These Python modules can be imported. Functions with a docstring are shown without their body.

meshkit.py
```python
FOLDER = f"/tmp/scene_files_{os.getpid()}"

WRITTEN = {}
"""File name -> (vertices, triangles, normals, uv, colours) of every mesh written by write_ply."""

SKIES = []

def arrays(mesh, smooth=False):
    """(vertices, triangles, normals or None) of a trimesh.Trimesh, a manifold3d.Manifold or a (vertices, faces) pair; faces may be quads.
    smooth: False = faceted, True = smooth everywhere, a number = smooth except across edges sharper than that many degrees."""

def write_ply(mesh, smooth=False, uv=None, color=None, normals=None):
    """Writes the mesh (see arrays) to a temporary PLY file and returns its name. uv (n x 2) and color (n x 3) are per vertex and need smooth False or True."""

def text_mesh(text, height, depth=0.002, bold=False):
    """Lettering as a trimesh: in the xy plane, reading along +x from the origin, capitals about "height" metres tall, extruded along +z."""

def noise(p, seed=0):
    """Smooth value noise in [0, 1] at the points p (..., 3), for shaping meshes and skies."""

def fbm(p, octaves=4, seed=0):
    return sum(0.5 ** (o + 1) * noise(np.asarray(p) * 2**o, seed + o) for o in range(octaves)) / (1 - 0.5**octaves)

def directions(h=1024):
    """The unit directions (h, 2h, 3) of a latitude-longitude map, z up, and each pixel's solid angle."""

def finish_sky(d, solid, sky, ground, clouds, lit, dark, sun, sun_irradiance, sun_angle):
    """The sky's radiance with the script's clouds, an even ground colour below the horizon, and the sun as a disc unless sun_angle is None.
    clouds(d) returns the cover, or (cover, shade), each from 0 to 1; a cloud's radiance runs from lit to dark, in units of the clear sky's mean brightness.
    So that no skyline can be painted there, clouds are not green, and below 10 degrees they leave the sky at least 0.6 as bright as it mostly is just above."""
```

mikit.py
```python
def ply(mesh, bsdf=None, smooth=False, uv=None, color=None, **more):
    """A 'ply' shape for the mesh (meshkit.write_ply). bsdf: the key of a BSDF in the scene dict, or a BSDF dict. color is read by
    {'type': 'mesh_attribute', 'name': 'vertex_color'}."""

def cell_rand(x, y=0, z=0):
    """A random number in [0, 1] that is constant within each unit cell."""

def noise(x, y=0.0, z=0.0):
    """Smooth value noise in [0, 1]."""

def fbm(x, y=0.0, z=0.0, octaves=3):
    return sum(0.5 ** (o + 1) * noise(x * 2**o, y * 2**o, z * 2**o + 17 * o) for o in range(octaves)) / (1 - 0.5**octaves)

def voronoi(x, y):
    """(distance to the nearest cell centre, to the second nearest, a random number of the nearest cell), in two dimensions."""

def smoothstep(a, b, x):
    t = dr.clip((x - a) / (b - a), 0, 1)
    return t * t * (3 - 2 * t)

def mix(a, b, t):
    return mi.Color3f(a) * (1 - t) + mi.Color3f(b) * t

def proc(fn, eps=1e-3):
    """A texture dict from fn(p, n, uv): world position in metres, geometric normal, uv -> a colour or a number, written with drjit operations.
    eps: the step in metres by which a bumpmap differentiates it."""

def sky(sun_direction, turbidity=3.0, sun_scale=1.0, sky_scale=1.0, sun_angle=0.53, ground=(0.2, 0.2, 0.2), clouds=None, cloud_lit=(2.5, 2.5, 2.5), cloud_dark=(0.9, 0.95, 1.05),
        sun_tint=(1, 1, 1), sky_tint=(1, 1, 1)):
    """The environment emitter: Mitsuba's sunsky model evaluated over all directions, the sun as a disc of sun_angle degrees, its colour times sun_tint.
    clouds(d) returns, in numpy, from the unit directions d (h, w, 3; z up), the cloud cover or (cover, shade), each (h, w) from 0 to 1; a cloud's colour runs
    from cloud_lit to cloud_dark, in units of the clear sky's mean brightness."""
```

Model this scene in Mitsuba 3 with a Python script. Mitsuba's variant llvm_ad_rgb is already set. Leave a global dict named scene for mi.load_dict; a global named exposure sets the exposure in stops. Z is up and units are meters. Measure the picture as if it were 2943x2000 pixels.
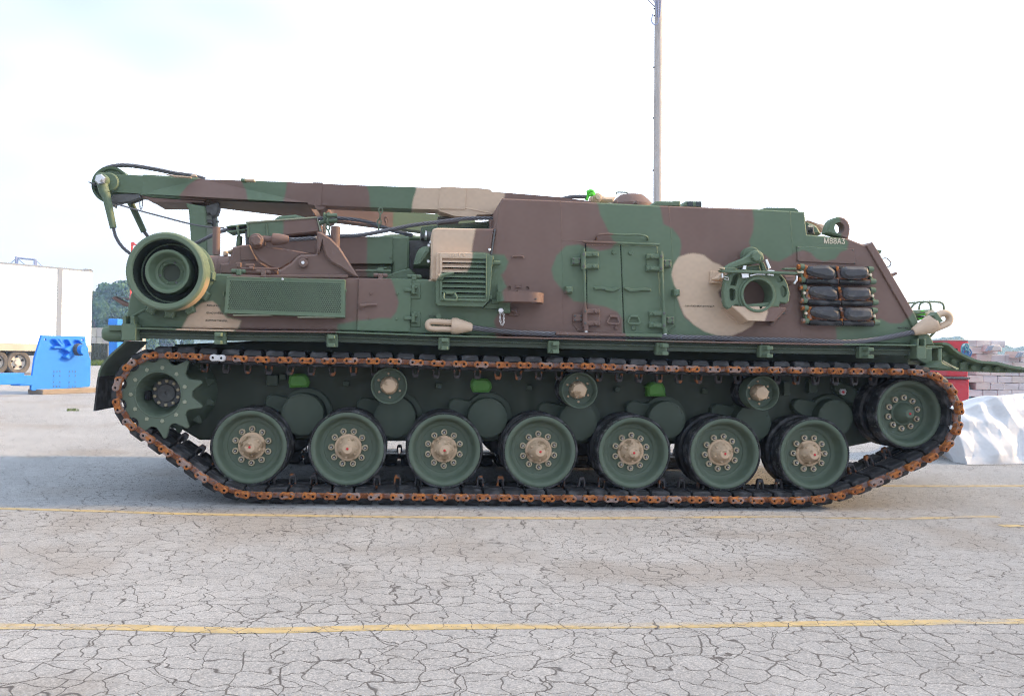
import math, random
import numpy as np, trimesh, mitsuba as mi, drjit as dr
import shapely.geometry as sg
import mikit, meshkit
from mikit import noise, fbm, voronoi, smoothstep, mix, cell_rand

T = mi.ScalarTransform4f
rng = np.random.default_rng(7)
scene, labels = {}, {}

# ---------------------------------------------------------------- camera, light, exposure
F, W0, H0 = 2650.0, 2943.0, 2000.0          # focal length in pixels of the photograph, its size
CAM = np.array([0.0, -8.15, 1.35])
YAW, PITCH, ROLL = math.radians(4.5), 0.0054, 0.022
PP = 1165 + math.tan(math.radians(4.5)) * F     # column of the lens axis: the photograph is cropped off centre
_f0 = np.array([math.sin(YAW), math.cos(YAW), 0.0]); _r0 = np.array([math.cos(YAW), -math.sin(YAW), 0.0]); _u0 = np.array([0, 0, 1.0])
FWD = _f0 * math.cos(PITCH) + _u0 * math.sin(PITCH); _u1 = _u0 * math.cos(PITCH) - _f0 * math.sin(PITCH)
RIGHT = _r0 * math.cos(ROLL) + _u1 * math.sin(ROLL); UP = _u1 * math.cos(ROLL) - _r0 * math.sin(ROLL)
scene['camera'] = {'type': 'perspective', 'fov': math.degrees(2 * math.atan(W0 / 2 / F)), 'fov_axis': 'x', 'near_clip': 0.1, 'far_clip': 5000.0, 'principal_point_offset_x': (W0 / 2 - PP) / W0,
                   'to_world': T().look_at(origin=CAM.tolist(), target=(CAM + FWD).tolist(), up=UP.tolist())}
SUN_EL, SUN_AZ = math.radians(24), math.radians(1.0)
SUN = [math.cos(SUN_EL) * math.cos(SUN_AZ), math.cos(SUN_EL) * math.sin(SUN_AZ), math.sin(SUN_EL)]
def cover(d):
    n = meshkit.fbm(d * np.array([3.0, 3.0, 6.0]), 4, 3)
    toward = d[..., 0] * SUN[0] + d[..., 1] * SUN[1] + d[..., 2] * SUN[2]
    return np.full(d.shape[:2], 0.96), np.clip(0.52 - 0.62 * toward + 1.3 * (n - 0.5), 0, 1)
scene['sky'] = mikit.sky(SUN, turbidity=4, sun_scale=0.70, sun_angle=4.0, ground=(0.3, 0.3, 0.29), clouds=cover, cloud_lit=(2.95, 3.25, 3.75), cloud_dark=(1.15, 1.42, 1.80),
                         sun_tint=(1.0, 0.86, 0.66))
exposure = 2.75

# ---------------------------------------------------------------- helpers
REG = {0: (0, 0, 1.0), 1: (200, 400, 2.9025), 2: (900, 480, 2.9025), 3: (1550, 480, 2.9025), 4: (2143, 560, 2.9025), 5: (200, 930, 2.9025), 6: (900, 960, 2.9025),
       7: (1600, 960, 2.9025), 8: (2143, 960, 2.9025), 9: (1880, 1000, 5.805), 10: (640, 1060, 7.24), 11: (1780, 680, 5.264), 12: (880, 540, 5.805), 13: (2540, 840, 6.579),
       14: (250, 460, 5.805), 15: (0, 700, 2.925), 16: (2543, 820, 5.805), 17: (500, 540, 4.644), 18: (1900, 680, 4.644)}
def ray(u, v):
    d = FWD + RIGHT * ((u - PP) / F) - UP * ((v - H0 / 2) / F)
    return d
def nat(reg, x, y):
    a, b, s = REG[reg]; return a + x / s, b + y / s
def at(reg, x, y, Y=0.0):
    """The point on the vehicle-parallel plane y = Y (metres) that a measured spot of the survey sheet stands for."""
    d = ray(*nat(reg, x, y)); return CAM + d * ((Y - CAM[1]) / d[1])
def ground_at(u, v, z=0.0):
    d = ray(u, v); return CAM + d * ((z - CAM[2]) / d[2])
def deep(u, v, Z):
    return CAM + ray(u, v) * Z
def pts(reg, s, Y=0.0):
    """A measured outline 'x,y x,y ...' as points; Y a number or a function of the native column."""
    out = []
    for a in s.split():
        x, y = map(float, a.split(','))
        out.append(at(reg, x, y, Y(nat(reg, x, y)[0]) if callable(Y) else Y))
    return np.array(out)
def xz(reg, s, Y=0.0):
    return pts(reg, s, Y)[:, [0, 2]]
def cat(*ms):
    ms = [m for m in (ms[0] if len(ms) == 1 and isinstance(ms[0], list) else ms)]
    return trimesh.util.concatenate(ms)
def ccw(p):
    p = np.asarray(p, float)
    a = np.sum(p[:, 0] * np.roll(p[:, 1], -1) - np.roll(p[:, 0], -1) * p[:, 1])
    return p if a > 0 else p[::-1]
def inset(p, c):
    n = len(p); e = np.roll(p, -1, 0) - p; e /= np.linalg.norm(e, axis=1, keepdims=True) + 1e-12
    nn = np.stack([-e[:, 1], e[:, 0]], 1)
    a, b = np.roll(nn, 1, 0), nn
    m = a + b; k = (m * b).sum(1, keepdims=True)
    return p + m / np.maximum(k, 0.35) * c
def flatcap(p, holes=()):
    poly = sg.Polygon(p, [h for h in holes])
    v, f = trimesh.creation.triangulate_polygon(poly, engine='earcut')
    return v, f
def prism(p, y0, y1, c=0.0, holes=(), shift=None):
    """Outline p (x,z) as a solid from y0 (front) to y1, its front edge chamfered by c."""
    p = ccw(p); ms = []
    q = inset(p, c) if c else p
    hs = [ccw(h) for h in holes]
    def cap(poly, y, front):
        v, f = flatcap(poly, hs)
        V = np.column_stack([v[:, 0], np.full(len(v), y), v[:, 1]])
        a = V[f[0]]; nrm = np.cross(a[1] - a[0], a[2] - a[0])[1]
        if (nrm < 0) != front: f = f[:, ::-1]
        return trimesh.Trimesh(V, f, process=False)
    def side(a, ya, b, yb, out=True):
        n = len(a); V = np.vstack([np.column_stack([a[:, 0], np.full(n, ya), a[:, 1]]), np.column_stack([b[:, 0], np.full(n, yb), b[:, 1]])])
        i = np.arange(n); j = (i + 1) % n
        f = np.vstack([np.stack([i, j, n + j], 1), np.stack([i, n + j, n + i], 1)])
        return trimesh.Trimesh(V, f if out else f[:, ::-1], process=False)
    ms.append(cap(q, y0, True)); ms.append(cap(p, y1, False))
    if c: ms.append(side(q, y0, p, y0 + c))
    ms.append(side(p, y0 + c, p, y1))
    for h in hs: ms.append(side(h, y0, h, y1, False))
    return cat(ms)
def box(x0, x1, y0, y1, z0, z1, c=0.0):
    if c <= 0:
        m = trimesh.creation.box((abs(x1 - x0), abs(y1 - y0), abs(z1 - z0)))
        m.apply_translation(((x0 + x1) / 2, (y0 + y1) / 2, (z0 + z1) / 2)); return m
    h = np.array([abs(x1 - x0), abs(y1 - y0), abs(z1 - z0)]) / 2; c = min(c, h.min() * 0.8); P = []
    for s in np.ndindex(2, 2, 2):
        sgn = np.array(s) * 2 - 1
        for k in range(3):
            d = h - c; d[k] = h[k]; P.append(sgn * d)
    m = trimesh.convex.convex_hull(np.array(P)); m.apply_translation(((x0 + x1) / 2, (y0 + y1) / 2, (z0 + z1) / 2)); return m
def slab(reg, s, y0, y1, c=0.004):
    """A measured outline as a plate standing between y0 and y1 (y0 nearer)."""
    return prism(xz(reg, s, y0), y0, y1, c)
def rect(reg, x0, y0_, x1, y1_, ya, yb, c=0.004):
    return slab(reg, f'{x0},{y0_} {x1},{y0_} {x1},{y1_} {x0},{y1_}', ya, yb, c)
def lathe(profile, center, n=48):
    """Profile [(r, y)] turned about the y axis through center (x, z); y grows away from the viewer."""
    pr = np.array(profile, float); k = len(pr); a = np.linspace(0, 2 * np.pi, n, endpoint=False)
    V = np.stack([center[0] + pr[None, :, 0] * np.cos(a)[:, None], np.broadcast_to(pr[None, :, 1], (n, k)), center[1] + pr[None, :, 0] * np.sin(a)[:, None]], -1).reshape(-1, 3)
    f = []
    for i in range(n):
        j = (i + 1) % n
        for q in range(k - 1):
            A, B, C, D = i * k + q, i * k + q + 1, j * k + q + 1, j * k + q
            f += [[A, B, C], [A, C, D]]
    m = trimesh.Trimesh(V, np.array(f), process=False); m.merge_vertices(); m.update_faces(m.nondegenerate_faces()); return m
def cyl(center, r, y0, y1, n=20, c=0.0):
    c = min(c, r * .5)
    return lathe([(0, y0), (r - c, y0), (r, y0 + c), (r, y1), (0, y1)], center, n)
def hexbolt(center, r, y0, y1, rot=0.3):
    a = np.arange(6) * np.pi / 3 + rot
    return prism(np.stack([center[0] + r * np.cos(a), center[1] + r * np.sin(a)], 1), y0, y1, r * .18)
def frames(P, closed=False):
    t = np.gradient(P, axis=0); t /= np.linalg.norm(t, axis=1, keepdims=True) + 1e-12
    n = np.zeros_like(P); ref = np.array([0, 1.0, 0]) if abs(t[0][1]) < .9 else np.array([1.0, 0, 0])
    v = ref - t[0] * (ref @ t[0]); n[0] = v / np.linalg.norm(v)
    for i in range(1, len(P)):
        v = n[i - 1] - t[i] * (n[i - 1] @ t[i]); n[i] = v / np.linalg.norm(v)
    return t, n, np.cross(t, n)
def tube(P, r, n=10, cap=True):
    P = np.asarray(P, float); t, a, b = frames(P); r = np.broadcast_to(np.asarray(r, float), (len(P),))
    th = np.linspace(0, 2 * np.pi, n, endpoint=False)
    V = (P[:, None] + r[:, None, None] * (a[:, None] * np.cos(th)[None, :, None] + b[:, None] * np.sin(th)[None, :, None])).reshape(-1, 3)
    f = []
    for i in range(len(P) - 1):
        for k in range(n):
            A, B = i * n + k, i * n + (k + 1) % n
            f += [[A, B, B + n], [A, B + n, A + n]]
    if cap:
        V = np.vstack([V, P[0], P[-1]]); m = len(V)
        for k in range(n):
            f.append([m - 2, (k + 1) % n, k]); f.append([m - 1, (len(P) - 1) * n + k, (len(P) - 1) * n + (k + 1) % n])
    return trimesh.Trimesh(V, np.array(f), process=False)
def spline(P, step=0.02, closed=False):
    from scipy.interpolate import CubicSpline
    P = np.asarray(P, float)
    if closed: P = np.vstack([P, P[:1]])
    s = np.concatenate([[0], np.cumsum(np.linalg.norm(np.diff(P, axis=0), axis=1))])
    n = max(3, int(s[-1] / step))
    return CubicSpline(s, P, bc_type='periodic' if closed else 'natural')(np.linspace(0, s[-1], n + 1))
def rope(P, r, lay=0.25, strands=5):
    P = spline(P, 0.014) if len(P) > 2 else np.linspace(P[0], P[1], max(3, int(np.linalg.norm(P[1] - P[0]) / .014)))
    t, a, b = frames(P); s = np.concatenate([[0], np.cumsum(np.linalg.norm(np.diff(P, axis=0), axis=1))]); ms = []
    for k in range(strands):
        th = -2 * np.pi * (s / lay) + 2 * np.pi * k / strands
        ms.append(tube(P + .66 * r * (a * np.cos(th)[:, None] + b * np.sin(th)[:, None]), r * .36, 8))
    return cat(ms)
def ring(center, R, r, axis='y', n=24, k=8, sx=1.0, sz=1.0):
    a = np.linspace(0, 2 * np.pi, n + 1); z = np.zeros_like(a)
    P = {'y': np.stack([np.cos(a) * R * sx, z, np.sin(a) * R * sz], 1), 'x': np.stack([z, np.cos(a) * R * sx, np.sin(a) * R * sz], 1), 'z': np.stack([np.cos(a) * R * sx, np.sin(a) * R * sz, z], 1)}[axis]
    return tube(P + np.asarray(center), r, k, cap=False)
def chain_links(P, length, r, w):
    P = np.asarray(P, float); s = np.concatenate([[0], np.cumsum(np.linalg.norm(np.diff(P, axis=0), axis=1))]); out = []
    n = max(2, int(s[-1] / (length * .78)))
    for i in range(n):
        q = (i + .5) / n * s[-1]; c = np.array([np.interp(q, s, P[:, k]) for k in range(3)]); d = np.array([np.interp(q + .01, s, P[:, k]) for k in range(3)]) - np.array([np.interp(q - .01, s, P[:, k]) for k in range(3)])
        d /= np.linalg.norm(d) + 1e-12
        e = np.array([0, 1.0, 0]) if i % 2 else np.cross(d, [0, 1.0, 0]); e = e - d * (e @ d); e /= np.linalg.norm(e) + 1e-12
        a = np.linspace(0, 2 * np.pi, 15); out.append(tube(c + d * (np.sin(a) * length / 2)[:, None] + e * (np.cos(a) * w / 2)[:, None], r, 6, cap=False))
    return out
def key_for(k):
    if k not in USED: USED.add(k); return k
    i = 1
    while f'{k}_{i:03d}' in USED: i += 1
    USED.add(f'{k}_{i:03d}'); return f'{k}_{i:03d}'
USED = set()
def part(parent, name, mesh, mat, label=None, smooth=35, kind=None, to_world=None):
    k = key_for(f'{parent}__{name}' if parent else name)
    d = mesh if isinstance(mesh, dict) else mikit.ply(mesh, mat, smooth=smooth)
    if to_world is not None: d = {**d, 'to_world': to_world}
    scene[k] = d
    if label or kind:
        labels[k] = {}
        if label: labels[k]['label'] = label
        if kind: labels[k]['kind'] = kind
    return k
def group(parent, name):
    return key_for(f'{parent}__{name}')
def thing(name, label, cat_, grp=None, mesh=None, mat=None, smooth=35):
    k = key_for(name); labels[k] = {'label': label, 'category': cat_}
    if grp: labels[k]['group'] = grp
    if mesh is not None: scene[k] = mikit.ply(mesh, mat, smooth=smooth)
    return k
def structure(name, mesh, mat, smooth=False):
    scene[key_for(name)] = mikit.ply(mesh, mat, smooth=smooth); labels[name] = {'kind': 'structure'}

# ---------------------------------------------------------------- materials
def bsdf(key, color, rough=0.6, metallic=0.0, spec=0.35, **kw):
    c = mikit.proc(color) if callable(color) else {'type': 'rgb', 'value': list(color)}
    r = mikit.proc(rough) if callable(rough) else float(rough)
    scene[key] = {'type': 'twosided', 'bsdf': {'type': 'principled', 'base_color': c, 'roughness': r, 'metallic': float(metallic), 'specular': float(spec), **kw}}
GREEN, BROWN, TAN = (0.098, 0.148, 0.094), (0.157, 0.097, 0.082), (0.53, 0.40, 0.295)
def worn(base, amount=0.10, dust=0.06, scale=1.7):
    """Flat military paint: broad tone drift, fine mottling and a little pale dust."""
    def fn(p, n, uv):
        a = fbm(p.x * scale, p.y * scale, p.z * scale); b = noise(p.x * 38, p.y * 38, p.z * 38)
        c = base(p) if callable(base) else mi.Color3f(base)
        c = c * (1 - amount + 2 * amount * a) * (0.96 + 0.08 * b)
        st = noise(p.x * 14, p.y * 3, p.z * 1.2)
        return mix(c, mi.Color3f(0.42, 0.38, 0.33), dust * (0.4 + 0.9 * a) * (0.5 + st))
    return fn
def poly_distance(px, pz, poly):
    """Signed distance (negative inside) from points to a closed outline."""
    n = len(poly); d = mi.Float(1e9); s = mi.Float(1.0)
    for i in range(n):
        ax, az = map(float, poly[i]); bx, bz = map(float, poly[i - 1])
        ex, ez = bx - ax, bz - az; wx, wz = px - ax, pz - az
        t = dr.clip((wx * ex + wz * ez) / (ex * ex + ez * ez + 1e-12), 0, 1)
        qx, qz = wx - ex * t, wz - ez * t; d = dr.minimum(d, qx * qx + qz * qz)
        c1, c2, c3 = pz >= az, pz < bz, ex * wz > ez * wx
        s = dr.select((c1 & c2 & c3) | (~c1 & ~c2 & ~c3), -s, s)
    return s * dr.sqrt(d)
def chaikin(p, k=1):
    for _ in range(k):
        q = np.roll(p, -1, 0); p = np.stack([p * .75 + q * .25, p * .25 + q * .75], 1).reshape(-1, 2)
    return p
def camouflage(greens, tans):
    def base(p):
        w = 0.02 * (fbm(p.x * 5, p.z * 5, 3.0) - 0.5)
        dg, dt = mi.Float(9), mi.Float(9)
        for g in greens: dg = dr.minimum(dg, poly_distance(p.x, p.z, g))
        for g in tans: dt = dr.minimum(dt, poly_distance(p.x, p.z, g))
        c = mix(BROWN, GREEN, smoothstep(0.016, -0.016, dg + w - 0.01))
        return mix(c, TAN, smoothstep(0.013, -0.013, dt + w - 0.01))
    return base
def N(*lists):
    """Outlines measured on several sheets joined into one, on the hull's side plane."""
    return np.vstack([xz(r, s) for r, s in lists])
hull_green = [
    N((3, '490,300 995,310 1030,480 1110,520 1170,600 1180,660 1160,760 1125,860 1130,960 1150,1050 1165,1150 1210,1260 1330,1340 1560,1405 1480,1440 700,1440 700,1270 650,1200 560,1160 400,1130 290,1110 200,1020 130,930 110,850 150,750 230,670 330,660 390,680 500,715 600,690 640,640 600,560 560,480 520,400')),
    N((4, '50,20 505,60 530,325 660,325 660,170 790,170 800,355 845,400 830,450 780,470 740,530 650,550 590,530 540,480 470,460 400,480 340,520 280,550 220,535 170,490 100,450 50,430 40,390 70,310 80,220')),
    N((4, '760,1110 860,1090 1060,1060 1120,1040 1200,1080 1300,1080 1370,1030 1400,985 1500,1100 1570,1270 760,1270 770,1180')),
    N((2, '655,925 1020,935 1060,880 1270,880 1310,760 1330,715 1480,730 1590,740 1620,790 1600,850 1560,900 1600,1000 1540,1060 1560,1180 1500,1280 1520,1340 1500,1420 1480,1440 200,1430 215,1320 360,1290 560,1270 650,1270 700,1210 725,1130 700,1050 680,990')),
    N((1, '300,1250 560,1060 1180,1095 1340,1130 1310,1300 1300,1480 1420,1520 1395,1620 280,1620'))]
hull_tan = [
    N((3, '1290,728 1370,745 1440,800 1500,820 1560,870 1565,930 1530,990 1490,1040 1500,1090 1540,1110 1570,1180 1700,1180 1800,1165 1812,1220 1790,1290 1770,1320 1700,1360 1600,1400 1500,1405 1380,1370 1290,1310 1210,1230 1180,1160 1160,1090 1175,1050 1130,980 1115,900 1130,830 1170,760 1230,735')),
    N((1, '930,1600 1000,1480 1060,1410 1110,1370 1190,1360 1230,1390 1260,1450 1310,1500 1420,1520 1385,1610')),
    N((2, '980,505 1345,505 1325,620 1312,760 1300,830 1270,880 1060,880 1020,940 975,940'))]
LEG_Y = lambda u: 1.55 - (u - 450) * 0.00108
B = lambda r, s: xz(r, s, LEG_Y)
boom_green = [B(1, '100,180 1120,300 1060,330 985,400 940,470 920,520 920,620 100,620'), B(1, '1440,300 1800,330 1810,370 1800,430 1770,520 1760,600 1510,600 1500,500 1480,420 1450,370'), B(2, '440,120 875,140 870,200 850,260 835,340 820,400 485,380 480,280 470,220')]
boom_tan = [B(2, '873,140 1590,190 1585,240 1560,300 1520,350 1480,390 1470,460 820,400 835,340 850,260 868,200')]
bsdf('camo', worn(camouflage(hull_green, hull_tan), 0.07, 0.04), 0.62)
bsdf('camo_boom', worn(camouflage(boom_green, boom_tan), 0.07, 0.04), 0.62)
_xf, _xf2 = float(at(2, 670, 440, 2.6)[0]), float(at(2, 190, 420, 2.4)[0])
bsdf('far_leg_tones', worn(lambda p: mix(mix(mi.Color3f(0.26, 0.175, 0.13), BROWN, smoothstep(-0.02, 0.02, p.x - _xf2)), GREEN, smoothstep(-0.015, 0.015, p.x - _xf)), 0.14, 0.05), 0.62)  # pale brown at the left end, then brown and green camouflage
_xe = float(at(2, 475, 700, 0.9)[0])
bsdf('camo_engine', worn(lambda p: mix(BROWN, GREEN, smoothstep(-0.015, 0.015, p.x - _xe + 0.12 * (noise(p.z * 4) - .5))), 0.14, 0.05), 0.62)
_xb = float(at(1, 1765, 750, 0.8)[0])
bsdf('camo_bin', worn(lambda p: mix(GREEN, BROWN, smoothstep(-0.015, 0.015, p.x - _xb + 0.05 * (noise(p.z * 6) - .5))), 0.14, 0.05), 0.62)
bsdf('green', worn(GREEN, 0.16, 0.05), 0.6)
bsdf('brown', worn(BROWN, 0.14, 0.05), 0.62)
bsdf('tan', worn(TAN, 0.10, 0.03), 0.6)
def hub_paint(p, n, uv):
    a = fbm(p.x * 9, p.y * 9, p.z * 9); c = mi.Color3f(0.50, 0.37, 0.255) * (0.8 + 0.35 * a)
    return mix(c, mi.Color3f(0.16, 0.10, 0.05), 0.7 * smoothstep(0.56, 0.72, fbm(p.x * 16 + 5, p.y * 16, p.z * 16)))
bsdf('hub_tan', hub_paint, 0.5)
_sunlit_edge = float(at(1, 1100, 1250, -0.2)[0])
bsdf('spare_tyre_sunlit', worn(lambda p: mix(GREEN, (0.34, 0.25, 0.15), smoothstep(0.02, 0.07, (p.x - _sunlit_edge) * 0.75 - (p.z - float(at(1, 1100, 1250, -0.2)[2])) * 0.66 + 0.05) * smoothstep(-0.335, -0.30, p.y)), 0.16, 0.08), 0.6)  # warm sunlight painted into the tread colour, lower right
def rubber(p, n, uv):
    a = fbm(p.x * 12, p.y * 12, p.z * 12)
    return mix(mi.Color3f(0.018, 0.018, 0.020), mi.Color3f(0.075, 0.075, 0.08), smoothstep(0.45, 0.8, a))
bsdf('rubber', rubber, 0.55, spec=0.4)
bsdf('rubber_worn', lambda p, n, uv: mix(rubber(p, n, uv), mi.Color3f(0.10, 0.13, 0.10), 0.55 * smoothstep(0.66, 0.72, fbm(p.x * 40, p.y * 40, p.z * 40)) ), 0.6)
def rust(p, n, uv):
    a = fbm(p.x * 7 + 3, p.y * 14, p.z * 14); b = fbm(p.x * 45, p.y * 45, p.z * 45); c = noise(p.x * 140, p.y * 140, p.z * 140)
    col = mix(mi.Color3f(0.40, 0.145, 0.042), mi.Color3f(0.20, 0.072, 0.032), smoothstep(0.35, 0.65, b))
    col = mix(col, mi.Color3f(0.26, 0.20, 0.185), 0.9 * smoothstep(0.50, 0.60, a * 0.65 + b * 0.35))
    return col * (0.8 + 0.4 * c)
bsdf('rust', rust, 0.8, spec=0.2)
def rust_dark(p, n, uv):
    b = fbm(p.x * 22, p.y * 22, p.z * 22); c = noise(p.x * 90, p.y * 90, p.z * 90)
    col = mix(mi.Color3f(0.16, 0.06, 0.03), mi.Color3f(0.17, 0.13, 0.13), smoothstep(0.4, 0.6, b)); return mix(col, mi.Color3f(0.35, 0.12, 0.03), 0.7 * smoothstep(0.58, 0.7, c)) 
bsdf('rust_dark', rust_dark, 0.75, spec=0.2)
bsdf('guide_steel', lambda p, n, uv: mix(mi.Color3f(0.07, 0.065, 0.07), mi.Color3f(0.34, 0.12, 0.04), smoothstep(0.55, 0.68, fbm(p.x * 16, p.y * 16, p.z * 16))), 0.55, spec=0.4)
bsdf('nut_dark', (0.05, 0.05, 0.055), 0.4, 0.6)
bsdf('pad_rubber', lambda p, n, uv: mix(mi.Color3f(0.052, 0.054, 0.062), mi.Color3f(0.10, 0.095, 0.095), smoothstep(0.4, 0.75, fbm(p.x * 14, p.y * 14, p.z * 14))), 0.55, spec=0.4)
bsdf('black', (0.01, 0.01, 0.011), 0.7)
bsdf('steel_bolt', (0.32, 0.31, 0.29), 0.4, 0.6)
bsdf('bright_steel', (0.62, 0.62, 0.63), 0.28, 0.9)
bsdf('wire_rope', lambda p, n, uv: mi.Color3f(0.13, 0.13, 0.145) * (0.8 + 0.4 * noise(p.x * 4, p.y * 4, p.z * 4)), 0.34, 0.5, 0.5)
bsdf('zinc', lambda p, n, uv: mi.Color3f(0.44, 0.375, 0.26) * (0.75 + 0.5 * noise(p.x * 40, p.y * 40, p.z * 40)), 0.5, 0.1)
bsdf('hub_dark', lambda p, n, uv: mi.Color3f(0.10, 0.10, 0.10) * (0.6 + 0.9 * fbm(p.x * 25, p.y * 25, p.z * 25)), 0.55, 0.2)
bsdf('red_plug', (0.55, 0.03, 0.04), 0.4)
bsdf('lime', worn((0.10, 0.28, 0.055), 0.25, 0.02), 0.6)
bsdf('lime_strap', (0.11, 0.55, 0.06), 0.7)
bsdf('white_link', worn((0.62, 0.62, 0.64), 0.15, 0.1), 0.6)
bsdf('stencil', (0.62, 0.54, 0.42), 0.7)
bsdf('stencil_black', (0.06, 0.055, 0.05), 0.7)
bsdf('window_dark', (0.012, 0.02, 0.024), 0.1, spec=0.6)
bsdf('hull_shade', worn((0.035, 0.052, 0.036), 0.2, 0.06), 0.65)  # green darkened: shade between the tracks put into the colour
bsdf('sponson_shade_green', worn((0.046, 0.070, 0.050), 0.12, 0.05), 0.62)  # green darkened for the shade under the fender ledge
bsdf('well_shade', (0.022, 0.030, 0.025), 0.7)  # near-black colour stands in for the shadow inside the spare wheel
bsdf('gear_shade_green', worn((0.068, 0.102, 0.072), 0.10, 0.06), 0.6)  # vehicle green darkened, shade on the running gear painted in
bsdf('edge_paint', worn((0.22, 0.24, 0.17), 0.2, 0.1), 0.55)
# ---------------------------------------------------------------- the recovery vehicle: hull
V = thing('armored_recovery_vehicle', 'tracked armoured recovery vehicle in green, brown and tan camouflage with folded crane boom', 'military vehicle')
def skew(P, th, c=0.0):
    """Outline P (points whose depth varies) as a beam th thick."""
    P = np.asarray(P); q = P[:, [0, 2]]
    a = np.sum(q[:, 0] * np.roll(q[:, 1], -1) - np.roll(q[:, 0], -1) * q[:, 1])
    if a < 0: P = P[::-1]
    n = len(P); v, f = flatcap(P[:, [0, 2]])
    idx = [int(np.argmin(np.sum((P[:, [0, 2]] - x) ** 2, 1))) for x in v]
    f = np.array([[idx[i] for i in t] for t in f]); i = np.arange(n); j = (i + 1) % n
    A = P[f[0]]; 
    if np.cross(A[1][[0, 2]] - A[0][[0, 2]], A[2][[0, 2]] - A[0][[0, 2]]) < 0: f = f[:, ::-1]
    Vv = np.vstack([P, P + np.array([0, th, 0])])
    # outline counter-clockwise in (x, z) seen from -y
    return trimesh.Trimesh(Vv, np.vstack([f, f[:, ::-1] + n, np.stack([i, n + i, n + j], 1), np.stack([i, n + j, j], 1)]), process=False)
def mirror(m, y=1.65):
    m = m.copy(); m.vertices[:, 1] = 2 * y - m.vertices[:, 1]; m.faces = m.faces[:, ::-1]; return m

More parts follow.
